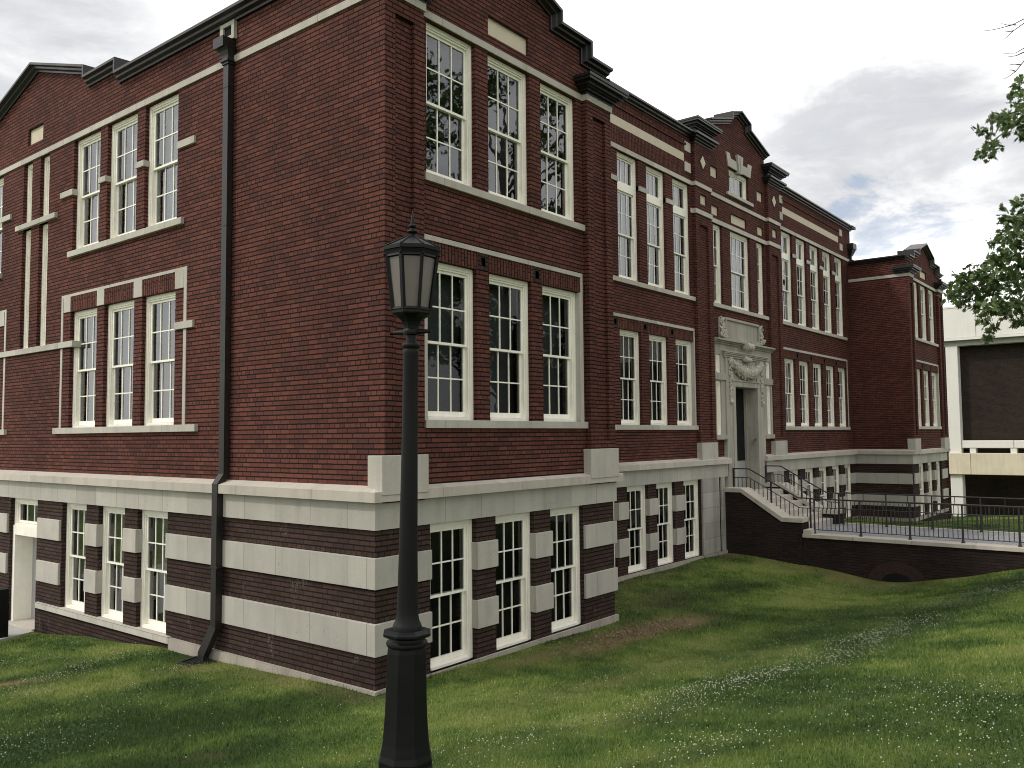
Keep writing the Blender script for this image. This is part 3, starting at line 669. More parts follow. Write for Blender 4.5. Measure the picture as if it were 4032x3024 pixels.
# downspouts with leader heads
dp = MB(); Y0, Y1 = 3.26, 3.392
dp.box(-.05, .04, Y0, Y1, 2.60, 8.86)
dp.prism([(-.05, 2.60), (.04, 2.60), (.04, 2.575), (-.055, 2.42), (-.157, 2.42), (-.157, 2.455)], 'y', Y0, Y1)
dp.box(-.157, -.052, Y0, Y1, .34, 2.42)
def skew(mb, A, B):
    i = len(mb.v); mb.v += A+B
    for k in range(4): mb.f.append((i+k, i+(k+1) % 4, i+4+(k+1) % 4, i+4+k))
    mb.f.append((i, i+3, i+2, i+1)); mb.f.append((i+4, i+5, i+6, i+7))
rc = lambda x0, x1, y0, y1, za, zb: [(x0, y0, za), (x1, y0, za), (x1, y1, zb), (x0, y1, zb)]
skew(dp, rc(-.157, -.052, Y0, Y1, .34, .40), rc(-.205, -.11, 3.49, 3.635, -.09, -.03))
skew(dp, rc(-.205, -.11, 3.49, 3.635, -.09, -.03), rc(-.205, -.11, 3.49, 3.635, -.20, -.20))
for z in (8.5, 6.35, 4.3): dp.box(-.054, .05, Y0-.004, Y1+.004, z, z+.012)
dp.box(-.161, -.04, Y0-.03, Y1+.03, 1.22, 1.245)
for dz, o in ((8.86, .018), (8.90, .040)): dp.box(-.05-o, .055, Y0-o, Y1+o, dz, dz+.04)
dsp = dp.build('downspout', M_PIPE, SCH)
hd = MB(); zz = [(8.94, .01), (9.0, .02), (9.06, .045), (9.10, .075)]
for (za, oa), (zb, ob) in zip(zz, zz[1:]): skew(hd, [(-.05-oa, Y0-oa, za), (.055, Y0-oa, za), (.055, Y1+oa, za), (-.05-oa, Y1+oa, za)], [(-.05-ob, Y0-ob, zb), (.055, Y0-ob, zb), (.055, Y1+ob, zb), (-.05-ob, Y1+ob, zb)])
hd.box(-.165, .055, 3.235, 3.50, 9.10, 9.262); hd.build('leader_head', M_PIPE, dsp)
sc = MB(); sc.box(-.0, .058, 3.20, 3.58, 9.27, 9.335); sc.box(.0, .058, 3.20, 3.58, 9.50, 9.56); sc.box(0, .058, 3.20, 3.27, 9.335, 9.50); sc.box(0, .058, 3.49, 3.58, 9.335, 9.50); sc.build('scupper_frame', M_SILL, dsp)
so = MB(); so.box(.03, .057, 3.27, 3.49, 9.335, 9.50); so.build('scupper_opening', M_CURD, dsp)
d2 = MB(); d2.box(26.16, 26.60, 1.83, 2.06, 10.20, 10.42)
skew(d2, [(26.30, 1.95, 9.96), (26.46, 1.95, 9.96), (26.46, 2.06, 9.96), (26.30, 2.06, 9.96)], [(26.18, 1.85, 10.20), (26.58, 1.85, 10.20), (26.58, 2.06, 10.20), (26.18, 2.06, 10.20)])
d2.box(26.32, 26.45, 1.96, 2.048, 9.80, 9.96); d2.box(26.30, 26.75, 1.90, 2.046, 9.72, 9.80); d2.build('leader_head', M_PIPE, SCH)
lt = MB(); lt.lathe([(.0, 0), (.12, 0), (.12, .03), (.09, .05), (0, .05)], 16); vv = lt.build('wall_vent', M_COPE, SCH); vv.location = (XW-.005, .72, .17); vv.rotation_euler = (0, R(-90), 0)

# ------------------------------------------------------------------ entrance of carved stone
en = MB(); S1 = Pl('B', 1.98)
SL = [(a, b, z0, z1, .08) for a, b in ((14.12, 14.42), (17.62, 17.92)) for z0, z1 in ((3.11, 4.57), (4.80, 5.30))]
S1.wall(en, 14.002, 18.048, 2.98, 5.62, SL+[(15.24, 16.82, 2.98, 4.46, .1)], .08)
for a, b in ((14.68, 15.25), (16.81, 17.38)): S1.box(en, a, b, 1.0, 2.98, .0, -.5)
for a, b in ((14.68, 15.25), (16.81, 17.38)): S1.box(en, a, b, 1.0, 5.25, .03, -.0)
for a, b in ((15.08, 15.255), (16.805, 16.98)): S1.box(en, a, b, 1.0, 4.62, .05, -.33)
S1.box(en, 15.08, 16.98, 4.455, 4.60, .053, -.33); S1.box(en, 14.90, 17.16, 4.62, 5.25, .012, -.05); S1.box(en, 15.02, 17.04, 4.60, 4.645, .07, -.05)
for a, b in ((14.002, 14.68), (17.38, 18.048)):
    S1.box(en, a, b, 4.60, 4.78, .04, -.05); S1.box(en, a, b, 2.975, 3.10, .055, -.05)
for z0, z1, d, o in ((5.25, 5.30, .05, 0), (5.30, 5.35, .075, .03), (5.35, 5.385, .10, .06), (5.385, 5.43, .115, .08)): S1.box(en, 14.55-o, 17.50+o, z0, z1-.0015, d, -.05)
for z0, z1, d in ((5.60, 5.645, .04), (5.645, 5.685, .08), (5.685, 5.735, .14)): S1.box(en, 14.003, 18.047, z0, z1-.0015, d, -.06)
S1.box(en, 14.80, 17.17, 5.735, 6.38, -.03, -.08)
for a, b, z0, z1 in ((14.80, 17.17, 6.31, 6.38), (14.80, 17.17, 5.735, 5.85), (14.80, 14.87, 5.85, 6.31), (17.10, 17.17, 5.85, 6.31)): S1.box(en, a, b, z0, z1, .012, -.03)
for a, b, c, e in ((14.48, 14.80, 5.735, 6.36), (17.17, 17.52, 5.735, 6.34)): S1.box(en, a, b, c, e, -.04, -.08)
eo = en.build('entrance_surround', M_ENTRY, SCH, bevel=.006)
cv = MB(); q = random.Random(5)
def lump(x, z, y, r, k): cv.blob((x, y, z), (r*q.uniform(.8, 1.2), r*.7, r*q.uniform(.8, 1.2)), k, 7, 4)
k = 0; swag = lambda t: (15.0+2.1*t, 5.13-1.08*t*(1-t)); rad_ = lambda t: .105+.085*math.sin(math.pi*t)
for j in range(190):                                             # the swag of leaves over the door
    t = q.uniform(0, 1); x, zc = swag(t); rr = rad_(t); th = q.uniform(-1.5, 1.5)
    k += 1; lump(x, zc+rr*math.sin(th), 1.94-rr*.75*math.cos(th), q.uniform(.026, .048), k)
cv.tube([(swag(t/12)[0], 1.95, swag(t/12)[1]) for t in range(13)], [rad_(t/12)*.9 for t in range(13)], 12)
for x0 in (14.96, 17.16):                                        # hanging drops either side
    for j in range(80):
        t = q.uniform(0, 1)**1.1; k += 1; lump(x0+q.uniform(-.11, .11)*(1-.5*t), 5.24-1.22*t, 1.935, q.uniform(.024, .05), k)
    cv.blob((x0, 1.93, 4.02), .07, k); cv.tube([(x0+.13*math.cos(a*.5)*(1 if x0 < 16 else -1)+(.08 if x0 < 16 else -.08), 1.92, 5.10+.10*math.sin(a*.5)) for a in range(14)], .03, 6)
for x0 in (14.645, 17.35):
    for j in range(46): k += 1; lump(x0+q.uniform(-.14, .14)*(1 if j % 3 else .8), q.uniform(5.82, 6.36), 2.0, q.uniform(.03, .052), k)
    for j in range(26): k += 1; lump(x0+q.uniform(-.19, .19), q.uniform(5.80, 5.98), 1.96, q.uniform(.03, .055), k)
for (yy, zz, r) in ((1.83, 5.61, .115), (1.88, 5.24, .07)):       # scrolled keystone
    i = len(cv.v)
    for xx in (15.80, 16.20):
        for j in range(16): cv.v.append((xx, yy+r*math.cos(j*math.pi/8), zz+r*math.sin(j*math.pi/8)))
    for j in range(16): cv.f.append((i+j, i+(j+1) % 16, i+16+(j+1) % 16, i+16+j))
    cv.f.append(tuple(range(i, i+16))); cv.f.append(tuple(range(i+31, i+15, -1)))
    for rr in (.7, .35):
        i = len(cv.v)
        for xx in (15.775-.02*(1-rr), 15.80):
            for j in range(12): cv.v.append((xx, yy+r*rr*math.cos(j*math.pi/6), zz+r*rr*math.sin(j*math.pi/6)))
        for j in range(12): cv.f.append((i+j, i+(j+1) % 12, i+12+(j+1) % 12, i+12+j))
        cv.f.append(tuple(range(i, i+12)))
cv.prism([(1.98, 5.2), (1.86, 5.22), (1.90, 5.40), (1.82, 5.50), (1.83, 5.72), (1.99, 5.72)], 'x', 15.84, 16.16)
cv.build('carved_garland', stone_mat('carved_stone', (.50, .465, .40), (.37, .35, .30), jw=0, pits=.3, streak=.3), eo, smooth=True)
pl_ = MB(); S1.box(pl_, 15.45, 16.62, 4.97, 5.215, .028, .0); ip = pl_.build('inscription_panel', M_ENTRY, eo)
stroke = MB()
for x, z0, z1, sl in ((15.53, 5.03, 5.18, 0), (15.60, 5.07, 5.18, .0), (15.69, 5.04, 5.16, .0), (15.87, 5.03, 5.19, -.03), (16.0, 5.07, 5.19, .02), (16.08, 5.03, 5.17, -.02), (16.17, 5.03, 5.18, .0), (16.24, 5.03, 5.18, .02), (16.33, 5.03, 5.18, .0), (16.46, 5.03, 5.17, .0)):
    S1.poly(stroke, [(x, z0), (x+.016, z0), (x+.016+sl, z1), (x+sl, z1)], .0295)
stroke.build('worn_lettering', plain_mat('groove_shade', (.17, .16, .14), .9), ip)  # flat dark strips paint the shade in the worn letter cuts
door = MB(); door.box(15.25, 16.81, 2.33, 2.40, 1.0, 1.56); door.box(15.25, 16.74, 2.335, 2.39, 1.56, 2.30)
d_o = door.build('front_door', M_CURM, SCH)
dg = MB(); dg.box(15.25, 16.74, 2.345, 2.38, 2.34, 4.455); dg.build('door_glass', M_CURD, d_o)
df = MB(); df.box(16.735, 16.806, 2.27, 2.36, 1.50, 4.455); df.box(15.25, 16.735, 2.335, 2.36, 2.30, 2.34); df.build('door_frame', M_ENTRY, d_o)
for a, b in ((14.12, 14.42), (17.62, 17.92)):
    window(S1, a, b, 3.11, 4.57, 'plain', 'm', setback=.03); window(S1, a, b, 4.80, 5.30, 'plain', 'm', setback=.03)

# ------------------------------------------------------------------ entrance steps
STR = thing('entrance_steps', 'stone entrance steps between two black brick cheek walls with pale sloping caps', 'steps', loc=(0, 0, 0))
cheekP = [(1.99, -.8), (1.99, 1.553), (1.5, 1.553), (.40, .838), (-.11, .838), (-.11, -.8)]
capP = [(1.99, 1.555), (1.99, 1.668), (1.48, 1.668), (.365, .953), (-.145, .953), (-.145, .84), (.402, .84), (1.502, 1.555)]
for a, b in ((14.455, 14.985), (17.23, 17.76)):
    m = MB(); m.prism(cheekP, 'x', a, b); m.build('cheek_wall', M_STAIRBRICK, STR)
    m = MB(); m.prism(capP, 'x', a-.04, b+.04); m.build('cheek_cap', M_CAPST, STR, bevel=.008)
for i in range(6):
    m = MB(); m.box(14.99, 17.225, .0+.28*i, .285+.28*i if i < 5 else 2.05, .50, .735+.155*i); m.build('step', M_STEP, STR, bevel=.012)
m = MB(); m.box(14.45, 14.96, -.36, -.149, .565, .665); m.box(14.47, 14.94, -.355, -.149, .50, .60); m.build('newel_block', M_CAPST, STR, bevel=.004)

# railings
def scroll(mb, y, z, x, s):
    mb.tube([(x, y+s*.03*math.sin(t)*1.0+s*.02*t/3, z-.035*(1-math.cos(t))-.008*t) for t in [j*.4 for j in range(11)]], .009, 6)
bal_mesh = {}
def bar(parent, name, x, y, z0, z1, r):
    key = (round(z1-z0, 3), r)
    if key not in bal_mesh:
        m = MB(); m.box(-r, r, -r, r, 0, z1-z0); o = m.build(name, M_IRON); bal_mesh[key] = o.data; bpy.data.objects.remove(o)
    o = bpy.data.objects.new(name, bal_mesh[key]); COL.objects.link(o); o.parent = parent; o.location = (x, y, z0); return o
def interp(y, P):
    for (ya, za), (yb, zb) in zip(P, P[1:]):
        if yb <= y <= ya: return za+(zb-za)*(ya-y)/(ya-yb)
    return P[-1][1]
TOP = [(1.98, 2.17), (1.48, 2.17), (.15, 1.435), (-.22, 1.43)]; LOW = [(1.95, 1.93), (1.48, 1.93), (.12, 1.18), (-.20, 1.175)]; CAPZ = [(2.0, 1.668), (1.48, 1.668), (.365, .953), (-.145, .953), (-.15, .66), (-.4, .66)]
for x, lab in ((14.965, 'black iron handrail on the left cheek wall of the entrance steps'), (17.25, 'black iron handrail on the right cheek wall of the entrance steps, nearer the far wing')):
    rl = thing('stair_railing', lab, 'railing')
    m = MB(); m.tube([(x, y, z) for y, z in TOP], .019, 8); scroll(m, 1.98, 2.17, x, 1); scroll(m, -.22, 1.43, x, -1); m.build('handrail', M_IRON, rl, True)
    m = MB(); m.tube([(x, y, z) for y, z in LOW], .011, 6); m.build('lower_rail', M_IRON, rl)
    for y in (1.92, .87, -.17): bar(rl, 'post', x, y, interp(y, CAPZ)-.02, interp(y, TOP), .019)
    y = 1.80
    while y > -.12:
        bar(rl, 'baluster', x, y, interp(y, CAPZ)-.02, interp(y, LOW), .008); y -= .118

# ------------------------------------------------------------------ raised entrance path
RW_ = thing('retaining_wall', 'dark brick retaining wall with pale stone cap and a low drain arch beside the path', 'wall')
m = MB(); Pl('A', 14.50).wall(m, -14, -.112, -1.6, .47, [(-2.68, -2.02, -.9, -.46, .3)], .3); m.face([(14.5, -14, .47), (14.9, -14, .47), (14.9, -.112, .47), (14.5, -.112, .47)]); m.build('wall', M_STAIRBRICK, RW_)
m = MB()
y = -.13
for L in (1.25, 1.35, 1.30, 1.35, 1.28, 1.32, 1.3, 1.33, 1.3, 1.2, 1.2): m.box(14.435, 14.90, y-L+.008, y, .472, .562); y -= L
m.build('wall_cap', M_CAPST, RW_, bevel=.006)
m = MB(); A5 = Pl('A', 14.50); n = 19
def ell(rx, rz, t): return (-2.35+rx*math.cos(t), -.46+rz*math.sin(t))
for j in range(n):
    t0 = math.pi*(j+.06)/n; t1 = math.pi*(j+.94)/n
    for (ra, rb) in (((.34, .22), (.50, .36)), ((.51, .37), (.66, .48))):
        p = [ell(*ra, t0), ell(*ra, t1), ell(*rb, t1), ell(*rb, t0)]; slab(A5, m, p[::-1], .014)
m.build('arch_bricks', plain_mat('arch_brick', (.038, .024, .021), .9, .2, .35, 14, .4), RW_)
m = MB(); A5.poly(m, [ell(.34, .22, math.pi*j/12) for j in range(13)][::-1], .004); m.build('drain_opening', M_CURD, RW_)
m = MB(); m.box(14.9, 17.50, -14, .0, -.2, .560); structure(m.build('path', M_PAVE))
m = MB(); m.box(17.50, 17.66, -14, -.15, -.2, .572); m.build('kerb', M_CAPST); structure(bpy.data.objects['kerb'])
for x, ys, y0, lab in ((14.70, [-.36, -1.50, -2.64, -3.78, -4.92, -6.06, -7.2], -.36, 'black iron fence along the path edge above the retaining wall'), (17.36, [-.25, -1.40, -2.55, -3.70, -4.85, -6.0, -7.15], -.25, 'black iron fence on the far side of the path, in front of the far wing')):
    fe = thing('path_fence', lab, 'fence')
    zb = .56; ye = ys[-1]
    m = MB(); m.tube([(x, y0+.05, zb+.88), (x, ye, zb+.88)], .018, 8); scroll(m, y0+.05, zb+.88, x, 1); m.build('handrail', M_IRON, fe, True)
    m = MB(); m.tube([(x, y0, zb+.66), (x, ye, zb+.66)], .010, 6); m.build('middle_rail', M_IRON, fe)
    m = MB(); m.tube([(x, y0, zb+.10), (x, ye, zb+.10)], .010, 6); m.build('bottom_rail', M_IRON, fe)
    for y in ys:
        m = MB(); m.lathe([(.045, 0), (.045, .02), (.032, .04), (.026, .07), (.024, .30), (.021, .34), (.019, .88)], 8); p = m.build('post', M_IRON, fe); p.location = (x, y, zb)
    for ya, yb in zip(ys, ys[1:]):
        for j in range(1, 11): bar(fe, 'baluster', x, ya+(yb-ya)*j/11, zb+.10, zb+.66, .0075)
        bar(fe, 'baluster', x, (ya+yb)/2+.02, zb+.66, zb+.88, .0075)

# ------------------------------------------------------------------ modern building across the far lawn
MOD = thing('modern_building', 'low white concrete building with brown brick infill, beyond the far wing', 'building', loc=(0, 0, 0))
X0 = 50.0
m = MB(); ys = [16, 8.2, 1.87, -4.6, -11, -17.5, -24, -40]
for a, b in zip(ys, ys[1:]): m.box(X0, X0+8, b+.02, a-.02, 8.86, 10.72)
m.box(X0+.06, X0+8, -40, 16, 8.80, 10.70); m.box(X0-.05, X0+8, -40, 16, 8.70, 8.845); m.box(X0-.03, X0+8, -40, 16, 10.70, 10.80); m.build('roof_fascia', M_WHITE, MOD)
m = MB(); m.box(X0+.3, X0+3, -40, 16, 8.38, 8.70); m.build('soffit', M_CONC, MOD)
for yc in (3.30, -9.6, 15): m = MB(); m.box(X0+.25, X0+1.05, yc-.33, yc+.33, -3.5, 8.38); m.build('column', M_WHITE, MOD, bevel=.02)
m = MB(); m.box(X0+.95, X0+1.2, -40, 16, 1.8, 8.4); m.box(X0+2.2, X0+2.5, -40, 16, -3.5, .6); m.build('brick_infill', M_MODBRICK, MOD)
m = MB()
for a, b in ((16, 2.46), (2.44, -6.5), (-6.52, -40)): m.box(X0+.05, X0+1.6, b, a, .56, 1.84)
m.build('floor_beam', M_BEIGE, MOD, bevel=.02)
m = MB()
for a, b in ((2.96, .20), (.18, -2.6), (-2.62, -9.2)): m.box(X0+.35, X0+.7, b, a, 2.14, 2.60)
m.build('parapet_rail', M_WHITE, MOD, bevel=.04)
for yy in (2.37, .22, -1.95, -4.1): m = MB(); m.box(X0+.4, X0+.95, yy-.16, yy+.16, 1.84, 2.14); m.build('rail_bracket', M_WHITE, MOD)

# ------------------------------------------------------------------ lamp post
LB_ = (-3.400, -4.011)
LG = .70
lamp = thing('lamp_post', 'black octagonal lantern lamp post standing on the lawn before the corner of the school', 'lamp post', loc=(LB_[0], LB_[1], LG))
ZL = lambda pr: [(r, z-LG) for r, z in pr]
O8 = R(22)
OC = lambda pr: [(r*1.085, z-LG) for r, z in pr]
m = MB(); m.lathe(OC([(.170, .45), (.170, 1.05), (.164, 1.06), (.164, 1.095), (.155, 1.13), (.145, 1.20), (.137, 1.30), (.131, 1.40), (.122, 1.76), (.119, 1.79)]), 8, rot=O8)
m.build('base', M_LAMP, lamp, bevel=.004)
m = MB(); m.lathe(ZL([(.118, 1.785), (.130, 1.795), (.133, 1.808), (.130, 1.82), (.118, 1.828), (.113, 1.842), (.113, 1.85)]), 32); m.build('torus_moulding', M_LAMP, lamp, True)
m = MB(); m.lathe(OC([(.118, 1.848), (.143, 1.860), (.149, 1.866), (.149, 1.882), (.110, 1.897)]), 8, rot=O8); m.build('collar_plate', M_LAMP, lamp, bevel=.003)
m = MB(); m.lathe(ZL([(.092, 1.886), (.093, 1.918), (.088, 1.928), (.078, 1.95), (.071, 1.985), (.0675, 2.03), (.060, 2.42), (.0525, 3.08), (.0505, 3.66), (.053, 3.672), (.053, 3.69), (.049, 3.70), (.060, 3.712), (.062, 3.728), (.056, 3.738), (.034, 3.746), (.032, 3.79), (.052, 3.795), (.056, 3.81), (.052, 3.828), (.046, 3.834)]), 28); m.build('shaft', M_LAMP, lamp, True)
m = MB(); d = Vector((.62, -.78, 0))*.9+Vector((-.78, -.62, 0))*.42; d.normalize()
for s in (-1, 1): m.tube([d*s*.045+Vector((0, 0, 3.812-LG)), d*s*.11+Vector((0, 0, 3.812-LG)), d*s*.150+Vector((0, 0, 3.812-LG)), d*s*.156+Vector((0, 0, 3.812-LG))], [.020, .014, .012, .016], 10)
m.build('ladder_bar', M_LAMP, lamp, True)
m = MB(); m.lathe(OC([(.046, 3.83), (.049, 3.85), (.056, 3.872), (.072, 3.895), (.095, 3.912), (.119, 3.922), (.124, 3.93), (.124, 3.952)]), 8, rot=O8); m.build('lantern_cup', M_LAMP, lamp)
m = MB(); m.lathe(OC([(.162, 4.305), (.170, 4.335), (.181, 4.338), (.181, 4.362), (.165, 4.366), (.036, 4.442)]), 8, rot=O8, cap=True)
for j in range(8):
    t = O8+2*math.pi*j/8; m.tube([(.188*math.cos(t), .188*math.sin(t), 4.366-LG), (.040*math.cos(t), .040*math.sin(t), 4.444-LG)], .005, 6)
m.build('lantern_roof', M_LAMP, lamp)
m = MB(); m.lathe(ZL([(.034, 4.438), (.024, 4.450), (.021, 4.464), (.036, 4.470), (.039, 4.477), (.036, 4.484), (.018, 4.490), (.015, 4.50), (.026, 4.510), (.026, 4.520), (.015, 4.528), (.013, 4.545), (.003, 4.618), (.001, 4.622)]), 20); m.build('finial', M_LAMP, lamp, True)
m = MB(); rt, rb, zt, zb = .176, .128, 4.31-LG, 3.95-LG
for j in range(8):
    t = O8+2*math.pi*j/8; m.tube([(rb*math.cos(t), rb*math.sin(t), zb), (rt*math.cos(t), rt*math.sin(t), zt)], .0155, 4)
    t2 = O8+2*math.pi*(j+1)/8
    for r, z in ((rb+.002, zb+.006), (rt-.003, zt-.012)): m.tube([(r*math.cos(t), r*math.sin(t), z), (r*math.cos(t2), r*math.sin(t2), z)], .012, 4)
    m.tube([((rt+.012)*math.cos(t), (rt+.012)*math.sin(t), zt-.01), ((rt+.022)*math.cos(t), (rt+.022)*math.sin(t), zt-.002)], .006, 5)
m.build('lantern_frame', M_LAMP, lamp)
for j in range(8):
    t = O8+2*math.pi*j/8; t2 = O8+2*math.pi*(j+1)/8; m = MB()
    p = [(rb*.97*math.cos(t), rb*.97*math.sin(t), zb), (rb*.97*math.cos(t2), rb*.97*math.sin(t2), zb), (rt*.97*math.cos(t2), rt*.97*math.sin(t2), zt), (rt*.97*math.cos(t), rt*.97*math.sin(t), zt)]
    m.face(p); m.build('glass_pane', M_FROST, lamp)
m = MB(); m.lathe([(.02, zb), (.03, zb+.02), (.03, zb+.16), (.015, zb+.19), (.015, zt)], 10); m.build('lamp_bulb', M_WHITE, lamp)
ax_ = Vector((.77819, .62, 0)); lamp.rotation_mode = 'QUATERNION'
from mathutils import Quaternion
lamp.rotation_quaternion = Quaternion(Vector((.78, .622, .06)).normalized(), R(.85))

# ------------------------------------------------------------------ small things on the ground
BO = thing('bollard', 'black square bollard beside the pavement at the side door', 'bollard', loc=(-.62, 9.66, -.57))
m = MB(); m.box(-.10, .10, -.10, .10, -.1, .86); m.build('post', M_LAMP, BO, bevel=.012)
m = MB(); m.prism([(-.10, .86), (.10, .86), (.07, .90), (-.07, .90)], 'y', -.10, .10); m.build('cap', M_LAMP, BO)
m = MB(); m.box(-.1015, -.1003, -.06, .07, .66, .80); m.build('sticker', plain_mat('pale_sticker', (.42, .42, .22), .5), BO)
GR = thing('drain_grate', 'black iron splash grate on the lawn beneath the downspout', 'grate', loc=(-.27, 3.54, -.165))
m = MB()
for a, b, c, e in ((-.17, .17, -.22, -.19), (-.17, .17, .19, .22), (-.17, -.14, -.19, .19), (.14, .17, -.19, .19)): m.box(a, b, c, e, -.05, .03)
for j in range(7): m.box(-.14, .14, -.165+.05*j, -.145+.05*j, -.02, .022)
m.build('frame', M_IRON, GR); GR.rotation_euler = (R(3), R(-3), R(8))
m = MB(); m.box(-.14, .14, -.19, .19, -.05, -.03); m.build('pit', M_CURD, GR)

# ------------------------------------------------------------------ terrain
TP = [(-.1,-.1,-.035),(-.1,2,-.085),(-.1,3.6,-.16),(-.1,5,-.21),(-.1,7,-.34),(-.1,9.4,-.57),(-.3,10.2,-.63),(-.1,13,-.66),(-2,12,-.64),(-5,12,-.63),(-1.2,9.0,-.555),(-.1,20,-.8),
 (1,-.1,-.03),(3,-.1,-.06),(5.6,-.1,-.10),(6.5,1.5,-.10),(8,1.9,-.10),(10,1.9,-.09),(13,1.9,-.075),(14.3,1.9,-.085),(14.4,1,-.13),(14.4,-.1,-.235),(14.4,-1,-.335),(14.4,-1.7,-.43),(14.4,-2.4,-.47),(14.4,-3,-.375),(14.4,-3.5,-.256),(14.4,-4,-.136),(14.4,-4.5,0),(14.4,-5,.107),(14.4,-7,.44),(14.4,-10,.52),
 (-7.3,-8,1.52),(-3.4,-4.1,.78),(-2,-2.2,.36),(-1,-1.1,.13),(0,-3.2,.40),(3,-3,.12),(3,-1.5,-.03),(6,-2.6,-.06),(10,-2.4,-.24),(10,-.5,-.16),(6,-5,.36),(10,-5,.20),(10,-7.5,.62),(4,-8,.98),(0,-7,1.05),(6,-11,1.45),(12,-12,1.3),(0,-13,1.7),(-8,-14,1.85),
 (-4,.3,.33),(-3,3.5,-.03),(-6,6,-.2),(-8,0,.6),(-12,-6,1.2),(-14,8,-.3),
 (17.7,-1,.50),(17.7,-4,.50),(17.7,-8,.55),(20,.5,.12),(20,1.8,.0),(23,1.8,-.02),(26,1.85,-.06),(26,-.3,-.17),(22.5,-4,.30),(24.5,-1.7,.12),(32,-.3,-.48),(28,-.3,-.28),(28,-6,.25),(40,-3,-1.1),(50,2,-1.95),(50,-8,-1.2),(36,3,-1.0),(30,-14,1.0)]
TA = np.array(TP, float)
def _phi(r2): return np.where(r2 > 1e-9, .5*r2*np.log(np.maximum(r2, 1e-9)), 0)
n_ = len(TA); D2 = ((TA[:, None, :2]-TA[None, :, :2])**2).sum(-1)
Kt = np.zeros((n_+3, n_+3)); Kt[:n_, :n_] = _phi(D2)+np.eye(n_)*.02; Kt[:n_, n_] = 1; Kt[:n_, n_+1:] = TA[:, :2]; Kt[n_:, :n_] = Kt[:n_, n_:].T
TW = np.linalg.solve(Kt, np.concatenate([TA[:, 2], np.zeros(3)]))
def ground(x, y):
    x = np.asarray(x, float); y = np.asarray(y, float); s = TW[n_]+TW[n_+1]*x+TW[n_+2]*y
    for k in range(n_): s = s+TW[k]*_phi((x-TA[k, 0])**2+(y-TA[k, 1])**2)
    r = np.sqrt((x-12)**2+(y-2)**2); t = np.clip((r-34)/30, 0, 1); t = t*t*(3-2*t)
    micro = .012*np.sin(x*2.1+1.3*np.sin(y*1.7))+.010*np.sin(y*2.7+x*1.1)
    return np.clip(s, -2.5, 2.6)*(1-t)+(-1.9)*t+micro*(1-t)

def vnoise(x, y, s, seed):
    """smooth value noise in [0,1]"""
    r = np.random.default_rng(seed).random((64, 64)); X = np.asarray(x)/s; Y = np.asarray(y)/s
    i = np.floor(X).astype(int); j = np.floor(Y).astype(int); u = X-i; v = Y-j; u = u*u*(3-2*u); v = v*v*(3-2*v)
    g = lambda a, b: r[a % 64, b % 64]
    return (g(i, j)*(1-u)+g(i+1, j)*u)*(1-v)+(g(i, j+1)*(1-u)+g(i+1, j+1)*u)*v
DRY = [(5.2, -.75, 1.1, .34, 1.2), (3.9, -.85, .75, .28, 1.1), (6.2, -1.0, .7, .32, 1.3), (4.6, -1.0, .5, .2, 1.2), (2.75, -.55, .9, .22, .75), (4.5, -.5, 1.6, .18, .7), (-2.45, 4.5, .38, .2, 1.3), (14.6, 1.75, .9, .25, .9), (-.6, 3.3, .3, .25, .7), (9.5, 1.6, 2.5, .3, .35), (14.2, -1.2, .4, 1.6, .6), (-.25, 1.2, .18, 2.0, .45), (-3.0, -1.1, .16, .12, .5), (7.5, .4, 1.2, .7, .4), (2, -2.4, 1.5, .3, .3)]
def dryness(x, y):
    d = np.zeros_like(x)
    for cx, cy, rx, ry, k in DRY:
        q = ((x-cx)/rx)**2+((y-cy)/ry)**2; d = np.maximum(d, k*np.exp(-q*.9))
    return np.clip(d*(.35+1.1*vnoise(x, y, .14, 5)), 0, 1)
def tone(x, y):
    t = .45*vnoise(x, y, 1.9, 1)+.3*vnoise(x, y, .6, 2)+.25*vnoise(x, y, .2, 3)
    t = t+.42*(vnoise(x*.10+7, y+.10*x, .75, 14)-.5)+.16*(vnoise(x, y, 5, 17)-.5)
    return np.clip((t-.5)*1.7+.47, 0, 1)
BAND = [([(-.6, -4.15), (.84, -4.08), (1.5, -4.05), (2.66, -4.15), (3.43, -4.47), (4.94, -4.48), (6.11, -4.67), (6.9, -4.85)], .42, 1500), ([(-.6, -6.3), (.1, -6.76), (.6, -7.1)], .5, 150), ([(-1.5, -6.78), (-.5, -7.0)], .4, 90), ([(-2.0, -5.0), (-1.0, -5.42)], .3, 130),
        ([(8.4, -4.87), (10.85, -5.0), (13.4, -5.2)], .5, 420), ([(.3, -5.3), (1.2, -6.1)], .8, 150), ([(-2.3, 6.3), (-1.5, 5.7)], .28, 110), ([(-2.5, 3.95), (-2.2, 4.0), (-1.9, 4.1), (-1.17, 5.0), (-1.0, 4.7)], .28, 230), ([(-2.9, 3.7), (-2.6, 3.2)], .2, 70), ([(-.55, 7.1), (-.35, 6.7)], .12, 22),
        ([(-.75, 5.1), (-.36, 4.45)], .14, 45), ([(-1.05, 3.45), (-.8, 3.15)], .18, 40), ([(-4.2, .3), (-3.2, 1.0)], .6, 130), ([(12.5, -2.0), (13.8, -2.8)], .5, 160), ([(-2.6, -3.3), (-1.2, -3.5)], .5, 120), ([(3.2, -3.2), (9, -3.6)], .8, 220), ([(18, -3), (23, -3.5)], 1.2, 160), ([(-2.4, 1.8), (-1.0, 2.4)], .8, 90), ([(0, -2.2), (2.5, -2.4)], .5, 60)]
